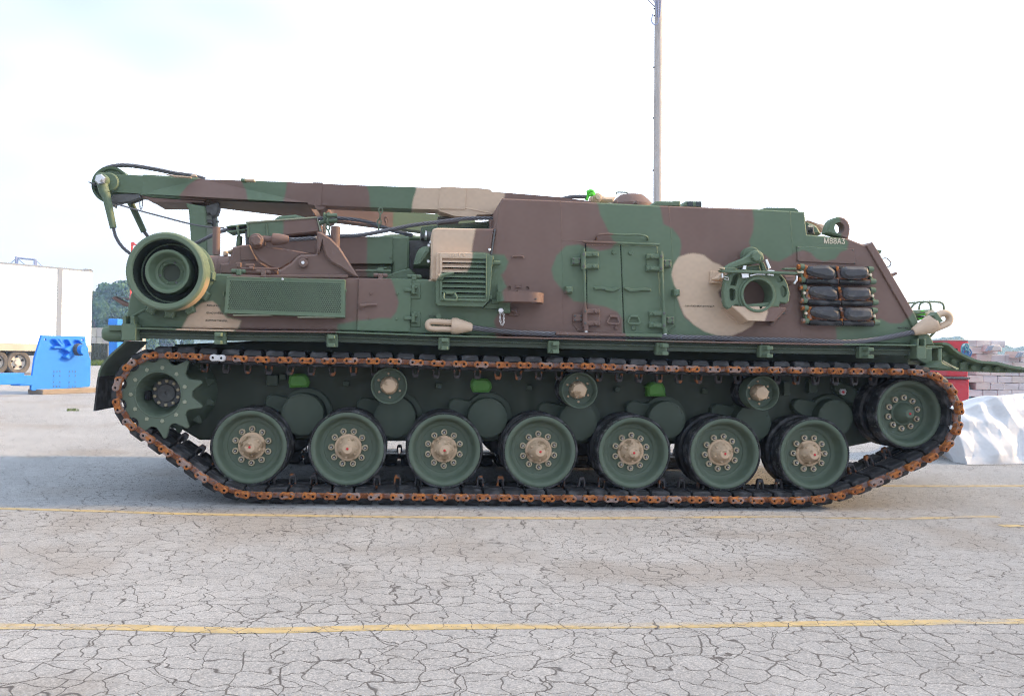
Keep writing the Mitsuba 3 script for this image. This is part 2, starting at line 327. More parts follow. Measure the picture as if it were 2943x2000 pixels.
hull_outline = xz(0, '1444,570 1613,577 1891,591 2187,602 2313,609 2320,674 2437,686 2491,707 2630,930 2652,990 2350,984 1700,971 1244,960 969,950 386,941 366,936 362,915 374,848 404,790 603,786 806,793 1031,799 1251,804 1395,806 1410,733 1422,673 1432,594')
part(V, 'hull', prism(hull_outline, 0.0, 3.3, 0.012), 'camo', smooth=20)
part(V, 'glacis_plate', prism(xz(0, '2490,706 2508,696 2524,722 2632,906 2650,960 2626,945 2607,908', -.02), -0.02, 3.32, 0.006), 'camo', smooth=20)
part(V, 'lower_hull', prism(xz(0, '500,990 500,1180 503,1223 572,1264 900,1266 1600,1270 2440,1284 2508,1270 2590,1190 2620,1000 2000,985 1200,960', .62), .62, 2.68, .02), 'hull_shade', 'green lower hull side between the tracks, shade painted in')
for s in ((2, '2064,280 2078,800 2087,1372'), (3, '1078,325 1096,520 1120,900 1138,1380'), (4, '368,140 398,560 430,800 466,1200'), (3, '188,613 365,622'), (2, '1500,735 1560,560')):
    if s[0] == 2 and s[1].startswith('1500'): continue
    part(V, 'weld_seam', tube(pts(s[0], s[1], 0.001), 0.0035, 6), 'camo')
dx = lambda reg, x, y, Y=0.0: at(reg, x, y, Y)[[0, 2]]
# small seams as raised strips round the rear panel
part(V, 'roof_rim', skew(pts(3, '1850,352 1895,340 2125,344 2160,362 2160,372 1850,362', .12), 1.0), 'camo')

# fender ledge, skirt, brackets
lip = [(386, 941), (700, 949), (969, 952), (1244, 962), (1700, 973), (2050, 981), (2350, 987), (2640, 990)]
def strip(off0, off1, y0, y1, y_ref=None, a=0, b=None):
    L = lip[a:b]; y_ref = y0 if y_ref is None else y_ref
    top = [at(0, u, v + off0, y_ref)[[0, 2]] for u, v in L]; bot = [at(0, u, v + off1, y_ref)[[0, 2]] for u, v in L]
    return prism(np.array(top + bot[::-1]), y0, y1, 0.003)
part(V, 'fender_ledge', strip(0, 4.5, -.15, .0), 'camo')
part(V, 'skirt', strip(4.6, 31, -.045, .02, -.045), 'sponson_shade_green')
part(V, 'skirt_rail', strip(14, 18, -.075, -.046, -.075), 'gear_shade_green')
for r, x, ya, yb in ((5, 1238, 91, 157), (5, 2185, 114, 181), (6, 1098, 52, 118), (6, 2025, 82, 147), (7, 905, 98, 163), (7, 1775, 118, 183), (8, 1040, 128, 190)):
    p, q = at(r, x, ya, -.22), at(r, x, yb, -.22); cx, z1, z0 = p[0], p[2], q[2]; w = .028
    b = part(V, 'skirt_bracket', box(cx - .05, cx + .045, -.125, -.046, z0 - .015, z1 + .03, .006), 'green')
    for zc in (z1, z0):
        part(b, 'lug', box(cx - w, cx + w, -.235, -.124, zc - .015, zc + .017, .004), 'green')
part(V, 'rear_post', rect(5, 432, 2, 552, 140, -.17, .03), 'green')
part(V, 'rear_post_lug', cat(rect(5, 440, -65, 470, 2, -.15, -.02), rect(5, 505, -60, 540, 2, -.15, -.02)), 'green')
fp = part(V, 'front_post', rect(4, 1430, 1262, 1507, 1366, -.17, .03), 'green')
for xa, xb in ((1430, 1447), (1490, 1507)):
    part(fp, 'fork', rect(4, xa, 1202, xb, 1262, -.16, -.04), 'green')
for xa in (1412, 1478):
    part(fp, 'latch_plate', cat(rect(4, xa, 1203, xa + 26, 1258, -.10, -.07), cyl(dx(4, xa + 12, 1240, -.11), .007, -.11, -.09, 10)), 'green')
# rear mudguard and flap
def sheet(reg, s, y0, y1, t=0.012):
    P = spline(xz(reg, s, y0), .03) if len(s.split()) > 2 else xz(reg, s, y0)
    e = np.gradient(P, axis=0); e /= np.linalg.norm(e, axis=1, keepdims=True); n = np.stack([-e[:, 1], e[:, 0]], 1)
    return prism(np.vstack([P + n * t / 2, (P - n * t / 2)[::-1]]), y0, y1)
part(V, 'rear_mudguard', sheet(5, '470,148 400,210 330,275 275,345 247,410 240,455', -.05, .6, .016), 'gear_shade_green')
part(V, 'mud_flap', sheet(5, '242,440 236,470 222,600 206,727', -.055, .6, .016), 'rubber', 'black rubber mud flap behind the drive sprocket')
part(V, 'rear_light', tube(np.array([at(5, 450, 88, .12), at(5, 330, 84, .12), at(5, 300, 84, .12), at(5, 280, 84, .12), at(5, 270, 84, .12)]), [.07, .07, .062, .045, .012], 20), 'green')
part(V, 'rear_light_mount', rect(5, 325, 12, 440, 60, .02, .3), 'green')
part(V, 'rear_fin', cat(slab(1, '350,1325 372,1312 500,1378 500,1402 440,1388', .9, 1.0), slab(1, '372,1312 500,1330 500,1342', .9, 1.4), slab(1, '440,1386 470,1393 466,1380', .9, 1.2)), 'brown')
part(V, 'rear_weld', tube(pts(1, '478,1505 640,1415', -.003), .012, 6), 'green')

# ---------------------------------------------------------------- running gear
def px(reg, x, y, n, Y):
    """Metres that n survey pixels span at this spot."""
    return float(np.linalg.norm(at(reg, x, y, Y) - at(reg, x, y + n, Y)))
WY = 0.08                     # the road wheels' outer face
def bolts(parent, name, center, R, n, r, y0, y1, mat, a0=0.0, hexa=False, washer=None):
    for k in range(n):
        a = a0 + k * 2 * math.pi / n; c = (center[0] + R * math.cos(a), center[1] + R * math.sin(a))
        m = hexbolt(c, r, y0, y1) if hexa else cyl(c, r, y0, y1, 12, .002)
        b = part(parent, name, m, mat)
        if washer: scene[b] = mikit.ply(lathe([(.0155, y1), (.0155, y1 - .022), (.018, y1 - .026), (.025, y1 - .026), (.028, y1 - .022), (.028, y1)], c, 16), washer, smooth=30); part(b, 'nut', cyl(c, .015, y1 - .026, y1, 8, .003), 'nut_dark'); part(b, 'stud', cyl(c, .0075, y0, y1 - .02, 10, .002), 'bright_steel')
def road_wheel(center, a0, dark=False, R=.346, name='road_wheel', y=WY, detail=True):
    w = group(V, name); prof_rim = [(R * .935, y + .012), (R * .925, y + .001), (R * .90, y - .004), (R * .86, y - .002), (R * .83, y + .003), (R * .805, y + .014), (R * .79, y + .035), (R * .775, y + .075), (R * .755, y + .105), (R * .72, y + .118), (R * .655, y + .118), (R * .63, y + .122), (R * .615, y + .134), (R * .52, y + .135), (0, y + .135)]
    scene[w] = mikit.ply(lathe(prof_rim, center, 72), 'gear_shade_green', smooth=40)
    part(w, 'tyre', lathe([(R * .932, y + .10), (R * .932, y + .004), (R * .95, y - .002), (R * .975, y), (R, y + .018), (R, y + .15), (R * .97, y + .165), (R * .85, y + .165)], center, 72), 'rubber_worn')
    part(w, 'inner_wheel', lathe([(0, y + .30), (R * .86, y + .29), (R * .93, y + .275), (R, y + .29), (R, y + .43), (R * .95, y + .44), (0, y + .44)], center, 64), 'rubber')
    if not detail: return w
    part(w, 'hub', lathe([(R * .352, y + .131), (R * .352, y + .112), (R * .33, y + .106), (R * .30, y + .106), (R * .285, y + .098), (R * .24, y + .055), (R * .225, y + .045), (R * .14, y - .004), (R * .12, y - .012), (0, y - .014)], center, 40), 'gear_shade_green' if dark else 'hub_tan')
    part(w, 'plug', lathe([(0, y - .024), (R * .022, y - .023), (R * .034, y - .012), (R * .034, y - .006)], center, 14), 'red_plug')
    bolts(w, 'bolt', center, R * .435, 10, .0125, y + .085, y + .13, 'steel_bolt', a0, washer='zinc')
    if not dark: bolts(w, 'cap_screw', center, R * .235, 6, .009, y + .030, y + .09, 'hub_tan', a0 + .2)
    return w
wheel_spots = [(5, 1523, 1013, 1.57), (6, 293, 944, 1.25), (6, 1090, 960, .95), (6, 1877, 972, .35), (7, 614, 980, .30), (7, 1362, 983, .15), (8, 521, 985, .0)]
wheel_c = []
for r, x, y, a0 in wheel_spots:
    c = dx(r, x, y, WY + .13); wheel_c.append(c)
wz = float(np.mean([c[1] for c in wheel_c]))
for (r, x, y, a0), c in zip(wheel_spots, wheel_c): c[1] = .35 * c[1] + .65 * wz; road_wheel(c, a0)
idler = dx(8, 1303, 656, WY + .13)
road_wheel(idler, .25, dark=True, R=px(8, 1368, 665, 300, WY), name='idler_wheel')
# drive sprocket: two toothed rings, drum, hub
sc = dx(5, 742, 590, -.04); k = px(5, 742, 590, 1, -.04)
def toothed(c, rot):
    P = []
    for t in range(11):
        for da, r in ((-.5, 272), (-.33, 280), (-.17, 322), (-.06, 366), (.0, 372), (.06, 366), (.17, 322), (.33, 280)):
            a = rot + (t + da) * 2 * math.pi / 11; P.append((c[0] + r * k * math.cos(a), c[1] + r * k * math.sin(a)))
    return np.array(P)
circ = lambda c, r, n=40: np.stack([c[0] + r * np.cos(np.arange(n) * 2 * np.pi / n), c[1] + r * np.sin(np.arange(n) * 2 * np.pi / n)], 1)
S = group(V, 'drive_sprocket'); rot = math.pi + .02
scene[S] = mikit.ply(prism(toothed(sc, rot), -.045, -.005, .004, [circ(sc, 186 * k)]), 'gear_shade_green', smooth=20)
part(S, 'inner_ring', prism(toothed(sc, rot), .46, .50, .004, [circ(sc, 150 * k)]), 'gear_shade_green', smooth=20)
part(S, 'drum', lathe([(180 * k, .47), (222 * k, .46), (222 * k, .02), (200 * k, -.004)], sc, 48), 'gear_shade_green')
part(S, 'bowl', lathe([(200 * k, -.01), (192 * k, -.052), (184 * k, -.05), (178 * k, -.02), (168 * k, .10), (150 * k, .22), (135 * k, .27), (0, .275)], sc, 56), 'gear_shade_green')
a = math.pi * 1.12; oc = (sc[0] + 158 * k * math.cos(a), sc[1] + 158 * k * math.sin(a))
part(S, 'drain_hole', prism(np.stack([sc[0] + np.array([-150, -118, -118, -150]) * k, sc[1] + np.array([18, 22, -58, -52]) * k], 1), .10, .2, .004), 'black')
part(S, 'hub', lathe([(124 * k, .275), (122 * k, .232), (116 * k, .228), (82 * k, .228), (78 * k, .222), (74 * k, .212), (14 * k, .215), (12 * k, .23), (0, .23)], sc, 40), 'hub_dark')
bolts(S, 'hub_bolt', sc, 103 * k, 10, .016, .212, .236, 'zinc', .3, True)
bolts(S, 'ring_bolt', sc, 224 * k, 11, .017, -.052, -.04, 'edge_paint', math.pi + .02)
part(V, 'final_drive', lathe([(0, .27), (.20, .275), (.24, .35), (.33, .52), (.36, .7)], sc + np.array([.02, 0]), 40), 'gear_shade_green')
# return rollers
for r, x, y, rad in ((6, 634, 430, 152), (7, 185, 468, 150), (7, 1702, 490, 143)):
    c = dx(r, x, y, .10); R = px(r, x, y, rad, .05); w = group(V, 'return_roller')
    scene[w] = mikit.ply(lathe([(R, .24), (R, .055), (R * .985, .05), (R * .955, .05), (R * .94, .058), (R * .90, .10), (R * .86, .16), (0, .165)], c, 48), 'gear_shade_green', smooth=40)
    part(w, 'inner_roller', lathe([(0, .30), (R * 1.02, .31), (R * 1.02, .46), (0, .47)], c, 40), 'rubber')
    part(w, 'hub', lathe([(R * .51, .166), (R * .51, .145), (R * .47, .135), (R * .40, .075), (R * .36, .058), (R * .2, .05), (0, .048)], c, 32), 'hub_tan')
    bolts(w, 'bolt', c, R * .66, 6, .011, .148, .166, 'hub_tan', .6)
    bolts(w, 'cap_screw', c, R * .40, 6, .009, .07, .12, 'hub_tan', .2)
# torsion bar housings and arms
for i, (r, x, y, rad) in enumerate(((5, 1940, 758, 176), (6, 682, 695, 172), (6, 1455, 700, 167), (7, 180, 730, 163), (7, 920, 718, 158), (7, 1640, 742, 155), (8, 752, 698, 152))):
    c = dx(r, x, y, .38); R = px(r, x, y, rad, .38); h = part(V, 'torsion_housing', lathe([(0, .378), (R * .9, .38), (R * .985, .384), (R, .395), (R, .66)], c, 48), 'sponson_shade_green')
    bolts(h, 'bolt', c, R * .9, 16, .008, .371, .384, 'sponson_shade_green', .1)
    part(h, 'flange', lathe([(R * .99, .54), (R * 1.22, .545), (R * 1.24, .56), (R * 1.24, .66)], c + np.array([.02, 0]), 40), 'sponson_shade_green')
    wc = wheel_c[i]; H = sg.MultiPoint([tuple(q) for q in np.vstack([circ(c, R * .62, 20), circ(wc, .10, 16)])]).convex_hull
    part(V, 'road_arm', prism(np.array(H.exterior.coords)[:-1], .47, .61, .02), 'sponson_shade_green')
    up = sg.MultiPoint([tuple(q) for q in np.vstack([circ(c + np.array([-.29, .10]), .07, 14), circ(c, .12, 16)])]).convex_hull
    part(V, 'shock_absorber', prism(np.array(up.exterior.coords)[:-1], .52, .62, .01), 'sponson_shade_green')
for r, s in ((5, '1832,430 1862,420 1960,420 1978,448 1998,490 1982,530 1832,536 1824,490'), (6, '1322,392 1345,368 1455,372 1485,405 1494,445 1466,488 1336,486 1316,440'), (7, '762,520 764,450 742,440 768,430 795,404 842,396 886,410 908,448 913,520')):
    part(V, 'bump_stop', slab(r, s, .5, .64, .02), 'lime', 'bright lime green bump stop on the lower hull')
for r, a, b, c, d in ((6, 250, 395, 300, 435), (6, 1022, 410, 1075, 452), (6, 1782, 425, 1828, 468), (7, 488, 440, 532, 482), (7, 1218, 455, 1262, 495), (5, 1640, 430, 1735, 515), (5, 1750, 420, 1800, 470), (8, 320, 395, 372, 510), (8, 528, 375, 600, 490)):
    part(V, 'hull_bracket', rect(r, a, b, c, d, .54, .63), 'sponson_shade_green')
part(V, 'grease_plate', slab(8, '790,470 800,458 835,460 842,475 838,500 820,510 795,500', .5, .53), 'white_link', 'small white plate with a red fitting')
part(V, 'grease_fitting', cyl(dx(8, 815, 484, .49), .012, .485, .51), 'red_plug')
part(V, 'idler_arm', slab(8, '740,400 780,385 880,420 950,480 960,560 900,600 800,530 750,470', .53, .63, .02), 'sponson_shade_green')

# ---------------------------------------------------------------- track
PIN = -.12
way = [(5, s) for s in ('880,266', '1070,276', '1250,288', '1435,293', '1622,300', '1810,304', '2000,310', '2182,312')] + [(6, s) for s in ('330,224', '705,228', '890,240', '1075,246', '1260,250', '1440,256', '1625,258', '1805,262', '1985,263', '2165,264')] \
    + [(7, s) for s in ('660,282', '840,288', '1010,290', '1188,293', '1360,296', '1530,296', '1700,299', '1858,299')] + [(8, s) for s in ('290,300', '458,303', '625,306', '790,310', '952,311', '1115,313', '1278,314', '1440,318', '1598,352', '1725,455', '1792,606', '1786,770', '1706,922', '1575,1022', '1427,1092', '1275,1160', '1125,1226', '970,1288', '815,1345', '652,1376')]
way = [at(r, *map(float, s.split(',')), PIN)[[0, 2]] for r, s in way]
zb = .086
way += [np.array([x, zb]) for x in np.arange(way[-1][0] - .25, at(5, 1560, 1432, PIN)[0], -.22)]
way += [at(5, *map(float, s.split(',')), PIN)[[0, 2]] for s in ('1470,1434', '1290,1393', '1127,1300', '976,1186', '820,1080', '670,968')]
way[-6][1] = zb
for ang in (231, 214, 197, 181, 165, 149, 133, 116, 99):     # round the sprocket
    way.append(np.array([sc[0] + 331 * k * math.cos(math.radians(ang)), sc[1] + 331 * k * math.sin(math.radians(ang))]))
from scipy.interpolate import CubicSpline
from scipy.ndimage import gaussian_filter1d
Wp = np.array(way); Wc = np.vstack([Wp, Wp[:1]]); ss = np.concatenate([[0], np.cumsum(np.linalg.norm(np.diff(Wc, axis=0), axis=1))])
fine = np.stack([np.interp(np.linspace(0, ss[-1], 4001)[:-1], ss, Wc[:, j]) for j in (0, 1)], 1); fine = gaussian_filter1d(fine, 12, axis=0, mode='wrap')
fl = np.vstack([fine, fine[:1]]); sl = np.concatenate([[0], np.cumsum(np.linalg.norm(np.diff(fl, axis=0), axis=1))])
PITCH_T = px(6, 0, 0, 183.5, PIN); NL = round(sl[-1] / PITCH_T); pitch = sl[-1] / NL
def on_path(s): s = s % sl[-1]; return np.array([np.interp(s, sl, fl[:, 0]), np.interp(s, sl, fl[:, 1])])
s0 = sl[int(np.argmin(np.sum((fine - np.array([sc[0] + 331 * k * math.cos(math.radians(165)), sc[1] + 331 * k * math.sin(math.radians(165))])) ** 2, 1)))]
TRK = f'{V}__track'; USED.add(TRK)
# shoe in its own frame: x along the loop, y across, z outward (away from the wheels)
L = pitch
a8 = np.array([(-.36, .0), (-.30, .5), (.30, .5), (.36, .0)])
def loft(rects):
    """Boxes stacked through z: [(x half, y0, y1, z)]."""
    Vv = []; 
    for hx, y0, y1, z in rects: Vv += [(-hx, y0, z), (hx, y0, z), (hx, y1, z), (-hx, y1, z)]
    f = [[0, 2, 1], [0, 3, 2]]; n = len(rects)
    for i in range(n - 1):
        for j in range(4):
            A, B_, C, D = 4 * i + j, 4 * i + (j + 1) % 4, 4 * i + 4 + (j + 1) % 4, 4 * i + 4 + j; f += [[A, B_, C], [A, C, D]]
    t = 4 * (n - 1); f += [[t, t + 1, t + 2], [t, t + 2, t + 3]]
    return trimesh.Trimesh(np.array(Vv), np.array(f), process=False)
shoe_mesh = cat(box(-.36 * L, .36 * L, -.045, .565, -.026, .024, .006),
                *[loft([(.36 * L, y0, y1, .022), (.40 * L, y0 - .004, y1, .030), (.38 * L, y0, y1, .056), (.33 * L, y0 + .012, y1 - .012, .074), (.27 * L, y0 + .03, y1 - .03, .080)]) for y0, y1 in ((-.045, .235), (.285, .56))],
                *[loft([(.40 * L, y0 + .015, y1 - .015, -.056), (.44 * L, y0, y1, -.046), (.44 * L, y0, y1, -.022)]) for y0, y1 in ((-.03, .245), (.345, .55))])
shoe = mikit.ply(shoe_mesh, 'rubber', smooth=25)
lug_mesh = box(-.20 * L, .20 * L, -.075, -.044, -.022, .022, .005)
lug = mikit.ply(lug_mesh, 'rust_dark', smooth=25)
h2 = .062; r_e = .030; aa = np.linspace(-np.pi / 2, np.pi / 2, 9)
stad = np.vstack([np.stack([.034 + r_e * np.cos(aa), r_e * np.sin(aa)], 1), np.stack([-.034 - r_e * np.cos(aa), -r_e * np.sin(aa)], 1)])
stad[:, 1] *= np.where(np.abs(stad[:, 0]) < .036, 1.0, 1.0)
waist = np.vstack([stad[:9], [(0.012, .025), (-.012, .025)], stad[9:], [(-.012, -.025), (.012, -.025)]])
hole = lambda x, r=.011, n=12: np.stack([x + r * np.cos(np.arange(n) * 2 * np.pi / n), r * np.sin(np.arange(n) * 2 * np.pi / n)], 1)
con_mesh = cat(prism(waist, PIN - .022, PIN + .055, .006, [hole(.035), hole(-.035)]), *[lathe([(.011, PIN - .022), (.012, PIN - .027), (.021, PIN - .027), (.023, PIN - .020)], (x, 0), 16) for x in (.035, -.035)])
con = mikit.ply(con_mesh, 'rust', smooth=30); con_white = mikit.ply(con_mesh, 'white_link', smooth=30)
pinA, pinB = [mikit.ply(cyl((x, 0), .0115, PIN - .012, PIN + .05, 12), 'black', smooth=30) for x in (.035, -.035)]
horn_poly = np.array([(-.036, -.03), (-.030, -.115), (-.020, -.140), (.020, -.140), (.030, -.115), (.036, -.03), (.020, -.03), (.016, -.108), (-.016, -.108), (-.020, -.03)])
horn = mikit.ply(cat(prism(horn_poly, .270, .320, .004), box(-.05, .05, .25, .34, -.035, .03, .006)), 'guide_steel', smooth=25)
stud = mikit.ply(cat(*[cyl((x, -.030), .007, .246, .252, 8) for x in (-.055, -.018, .018, .055)] + [box(-.06, .06, .248, .26, -.048, -.02)]), 'zinc', smooth=25)
def frame(p, t, mirrored=False):
    n = np.array([-t[1], t[0]])            # the loop runs clockwise seen from the camera, so this points outward
    M = np.eye(4); M[:3, 0] = (t[0], 0, t[1]); M[:3, 1] = (0, 1, 0); M[:3, 2] = (n[0], 0, n[1]); M[:3, 3] = (p[0], 0, p[1])
    return M
def far(M): return np.diag([1, -1, 1, 1.0]) @ M
OUT = 1.0
white_at = at(5, 1250, 288, PIN)[[0, 2]]; white_i = int(np.argmin([np.sum((on_path(s0 + i * pitch) - white_at) ** 2) for i in range(NL)]))
for i in range(NL):
    p, q = on_path(s0 + i * pitch), on_path(s0 + (i + 1) * pitch); e = on_path(s0 + i * pitch + .06) - on_path(s0 + i * pitch - .06); e /= np.linalg.norm(e)
    t = (q - p) / np.linalg.norm(q - p); m = (p + q) / 2
    Mc, Ms = frame(p, e), frame(m, t)
    K = lambda n: key_for(f'{TRK}__{n}')
    def put(name, d, M):
        scene[K(name)] = {**d, 'to_world': T(M)}
    kk = K('end_connector'); scene[kk] = {**(con_white if i == white_i else con), 'to_world': T(Mc)}
    if i == white_i: labels[kk] = {'label': 'track end connector painted white'}
    put('pin', pinA, Mc); put('pin', pinB, Mc); put('center_guide', horn, Mc); put('shoe', shoe, Ms); put('shoe_lug', lug, Ms)
    if p[1] < sc[1] and not (p[0] < sc[0] + .3 and p[1] > .55): put('guide_bolt', stud, Ms)
# far side running gear (seen through the gaps between the near wheels)
def flip(d): return {**d, 'to_world': T(np.array([[1, 0, 0, 0], [0, -1, 0, 3.3], [0, 0, 1, 0], [0, 0, 0, 1.0]]))}
FARM = np.array([[1, 0, 0, 0], [0, -1, 0, 3.3], [0, 0, 1, 0], [0, 0, 0, 1.0]])
for i in range(NL):
    p, q = on_path(s0 + i * pitch), on_path(s0 + (i + 1) * pitch); t = (q - p) / np.linalg.norm(q - p); e = on_path(s0 + i * pitch + .06) - on_path(s0 + i * pitch - .06); e /= np.linalg.norm(e)
    if p[1] > 0.75: continue
    scene[key_for(f'{V}__far_track__shoe')] = {**shoe, 'to_world': T(FARM @ frame((p + q) / 2, t))}
    scene[key_for(f'{V}__far_track__center_guide')] = {**horn, 'to_world': T(FARM @ frame(p, e))}
for c in wheel_c + [idler]:
    w = group(V, 'far_road_wheel'); R = .346
    scene[w] = mikit.ply(lathe([(0, 3.3 - WY - .44), (R * .95, 3.3 - WY - .44), (R, 3.3 - WY - .43), (R, 3.3 - WY - .02), (0, 3.3 - WY - .02)], c, 40), 'rubber', smooth=30)
# ---------------------------------------------------------------- fittings on the hull side
def bolt_at(parent, reg, x, y, r, y0, y1, mat, name='bolt', hexa=True):
    c = dx(reg, x, y, y0); return part(parent, name, hexbolt(c, r, y0, y1) if hexa else cyl(c, r, y0, y1, 14, .003), mat)
def perforated(reg, quad, y0, t, hole_px, pitch_px, margin, Y=None):
    """A plate with a staggered grid of real holes between four measured corners (tl, tr, br, bl)."""
    q = [np.array(s) for s in quad]; holes = []
    w = np.linalg.norm(q[1] - q[0]); h = np.linalg.norm(q[3] - q[0]); nx, ny = int((w - 2 * margin) / pitch_px), int((h - 2 * margin) / (pitch_px * .866))
    rr = hole_px
    for j in range(ny + 1):
        for i in range(nx + (0 if j % 2 else 1)):
            a = (margin + (i + (.5 if j % 2 else 0)) * (w - 2 * margin) / nx) / w; b = (margin + j * (h - 2 * margin) / ny) / h
            c = (q[0] * (1 - a) + q[1] * a) * (1 - b) + (q[3] * (1 - a) + q[2] * a) * b
            th = np.arange(6) * np.pi / 3 + np.pi / 6
            holes.append(np.array([at(reg, c[0] + rr * math.cos(z), c[1] + rr * math.sin(z), y0)[[0, 2]] for z in th]))
    return prism(np.array([at(reg, *p_, y0)[[0, 2]] for p_ in q]), y0, y0 + t, 0, holes)
# perforated exhaust guard
g = part(V, 'exhaust_guard', perforated(1, [(1312, 1152), (2296, 1176), (2292, 1480), (1290, 1446)], -.13, .004, 6.6, 17.6, 34), 'green', smooth=False)
part(g, 'side_wall', cat(slab(1, '1313,1150 1330,1152 1308,1446 1290,1446', -.128, .0, 0), slab(1, '2280,1176 2297,1177 2293,1482 2274,1481', -.128, .0, 0)), 'green')
part(g, 'edge_rail', cat(slab(1, '1310,1146 2297,1171 2297,1184 1310,1160', -.134, .0), slab(1, '1288,1440 2292,1474 2292,1488 1288,1452', -.134, .0)), 'green')
for a, b in ((1360, 1680), (1900, 2215)): part(g, 'foot_strip', rect(1, a, 1462 + (a - 1360) * .03, b, 1474 + (a - 1360) * .03, -.128, -.02), 'edge_paint')
part(g, 'backing', slab(1, '1330,1160 2280,1185 2275,1470 1310,1440', -.03, -.02, 0), 'hull_shade')  # dark colour stands in for shade behind the holes
bolt_at(g, 1, 1776, 1168, .011, -.155, -.13, 'bright_steel'); bolt_at(g, 1, 2302, 1262, .012, -.11, -.08, 'green')
part(g, 'catch', rect(1, 1280, 1270, 1292, 1308, -.10, -.03), 'green')
# stowage door behind the guard
d = part(V, 'stowage_door', slab(2, '380,926 822,936 808,1376 363,1364', -.022, .002, .005), 'camo')
for x, y in ((482, 1053), (702, 1058), (472, 1262), (697, 1266)): bolt_at(d, 2, x, y, .012, -.034, -.02, 'camo')
part(d, 'handle', cat(tube(pts(2, '395,1160 440,1150 530,1148', -.05), [.02, .014, .012], 8), cyl(dx(2, 405, 1165, -.05), .022, -.05, -.02)), 'camo')
for ya, yb in ((985, 1090), (1222, 1325)):
    hg = part(d, 'hinge', cat(rect(2, 815, ya - 12, 895, yb + 8, -.012, .0), rect(2, 760, ya + 25, 850, ya + 52, -.05, -.012), rect(2, 820, ya, 850, ya + 75, -.06, -.012, .008)), 'green')
    part(d, 'hinge_brace', cat(slab(2, f'835,{ya+18} 870,{ya+10} 870,{ya+24} 840,{ya+30}', -.055, -.012), slab(2, f'835,{ya+55} 872,{ya+68} 868,{ya+78} 838,{ya+66}', -.055, -.012)), 'green')
# air intake housing and louvred door
h = part(V, 'intake_housing', prism(xz(2, '990,545 996,522 1012,512 1040,508 1512,515 1482,735 1440,1000 985,940', -.03), -.03, .62, .012), 'camo')
bolt_at(h, 2, 1471, 690, .013, -.045, -.028, 'bright_steel', hexa=False)
part(h, 'edge_strip', slab(2, '1512,515 1524,518 1492,740 1480,736', -.034, .0, 0), 'hub_dark')
lv = group(V, 'louvre_door'); LY = -.17
scene[lv] = mikit.ply(prism(xz(2, '1062,712 1425,722 1446,730 1450,760 1448,1108 1440,1122 1060,1112 1056,740', LY), LY, -.02, .003, [xz(2, '1075,758 1442,765 1440,1100 1073,1090', LY)]), 'camo', smooth=25)
part(lv, 'frame', prism(xz(2, '1040,712 1440,718 1500,745 1470,1110 1420,1166 1040,1155 1026,1130 1030,730', -.145), -.145, .0, .003, [xz(2, '1082,766 1436,772 1434,1094 1080,1084', -.145)]), 'camo')
for i in range(8):
    y0 = 764 + i * 41.5
    p4 = [at(2, 1074, y0 + 28, LY + .002), at(2, 1442, y0 + 34, LY + .002), at(2, 1442, y0 + 4, LY + .045), at(2, 1074, y0 - 3, LY + .045)]
    a_, b_, c_, d_ = [np.array(q) for q in p4]
    up = np.array([0, 0, .006]); Vv = np.array([a_, b_, c_, d_, a_ - up * .5, b_ - up * .5, c_ - up * .5, d_ - up * .5])
    fF = [[0, 1, 2], [0, 2, 3], [4, 6, 5], [4, 7, 6], [0, 4, 5], [0, 5, 1], [1, 5, 6], [1, 6, 2], [2, 6, 7], [2, 7, 3], [3, 7, 4], [3, 4, 0]]
    part(lv, 'slat', trimesh.Trimesh(Vv, np.array(fF), process=False), 'camo', smooth=False)
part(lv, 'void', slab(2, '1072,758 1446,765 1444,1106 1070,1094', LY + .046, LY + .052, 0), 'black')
part(lv, 'grip', tube(np.array([at(2, 1092, 1052, -.19), at(2, 1088, 1090, -.22), at(2, 1098, 1108, -.225), at(2, 1190, 1113, -.225), at(2, 1200, 1090, -.22), at(2, 1180, 1052, -.19)]), .009, 8), 'camo')
part(lv, 'grip_plate', rect(2, 1104, 1044, 1172, 1060, -.20, -.16), 'camo')
part(lv, 'latch', cat(tube(pts(2, '1050,915 1090,900 1175,882', -.20), [.022, .015, .011], 8), cyl(dx(2, 1068, 912, -.20), .026, -.2, -.14), tube(pts(2, '1035,900 1045,930 1080,935', -.18), .012, 8)), 'camo')
part(lv, 'hinge', cat(rect(2, 1470, 742, 1508, 775, -.13, -.03), cyl(dx(2, 1492, 796, -.1), .02, -.1, 0), tube(pts(2, '1505,800 1560,800', -.06), .022, 12)), 'camo')
part(lv, 'lower_hinge', cat(rect(2, 1455, 1070, 1495, 1100, -.12, -.02), tube(pts(2, '1490,1125 1545,1125', -.05), .02, 12)), 'camo')
for i, wx in enumerate((1135, 1158, 1182, 1215, 1250)): part(lv, 'raised_mark', rect(2, wx, 728 - (i == 3) * 6, wx + 10, 750, LY - .004, LY, .001), 'camo')
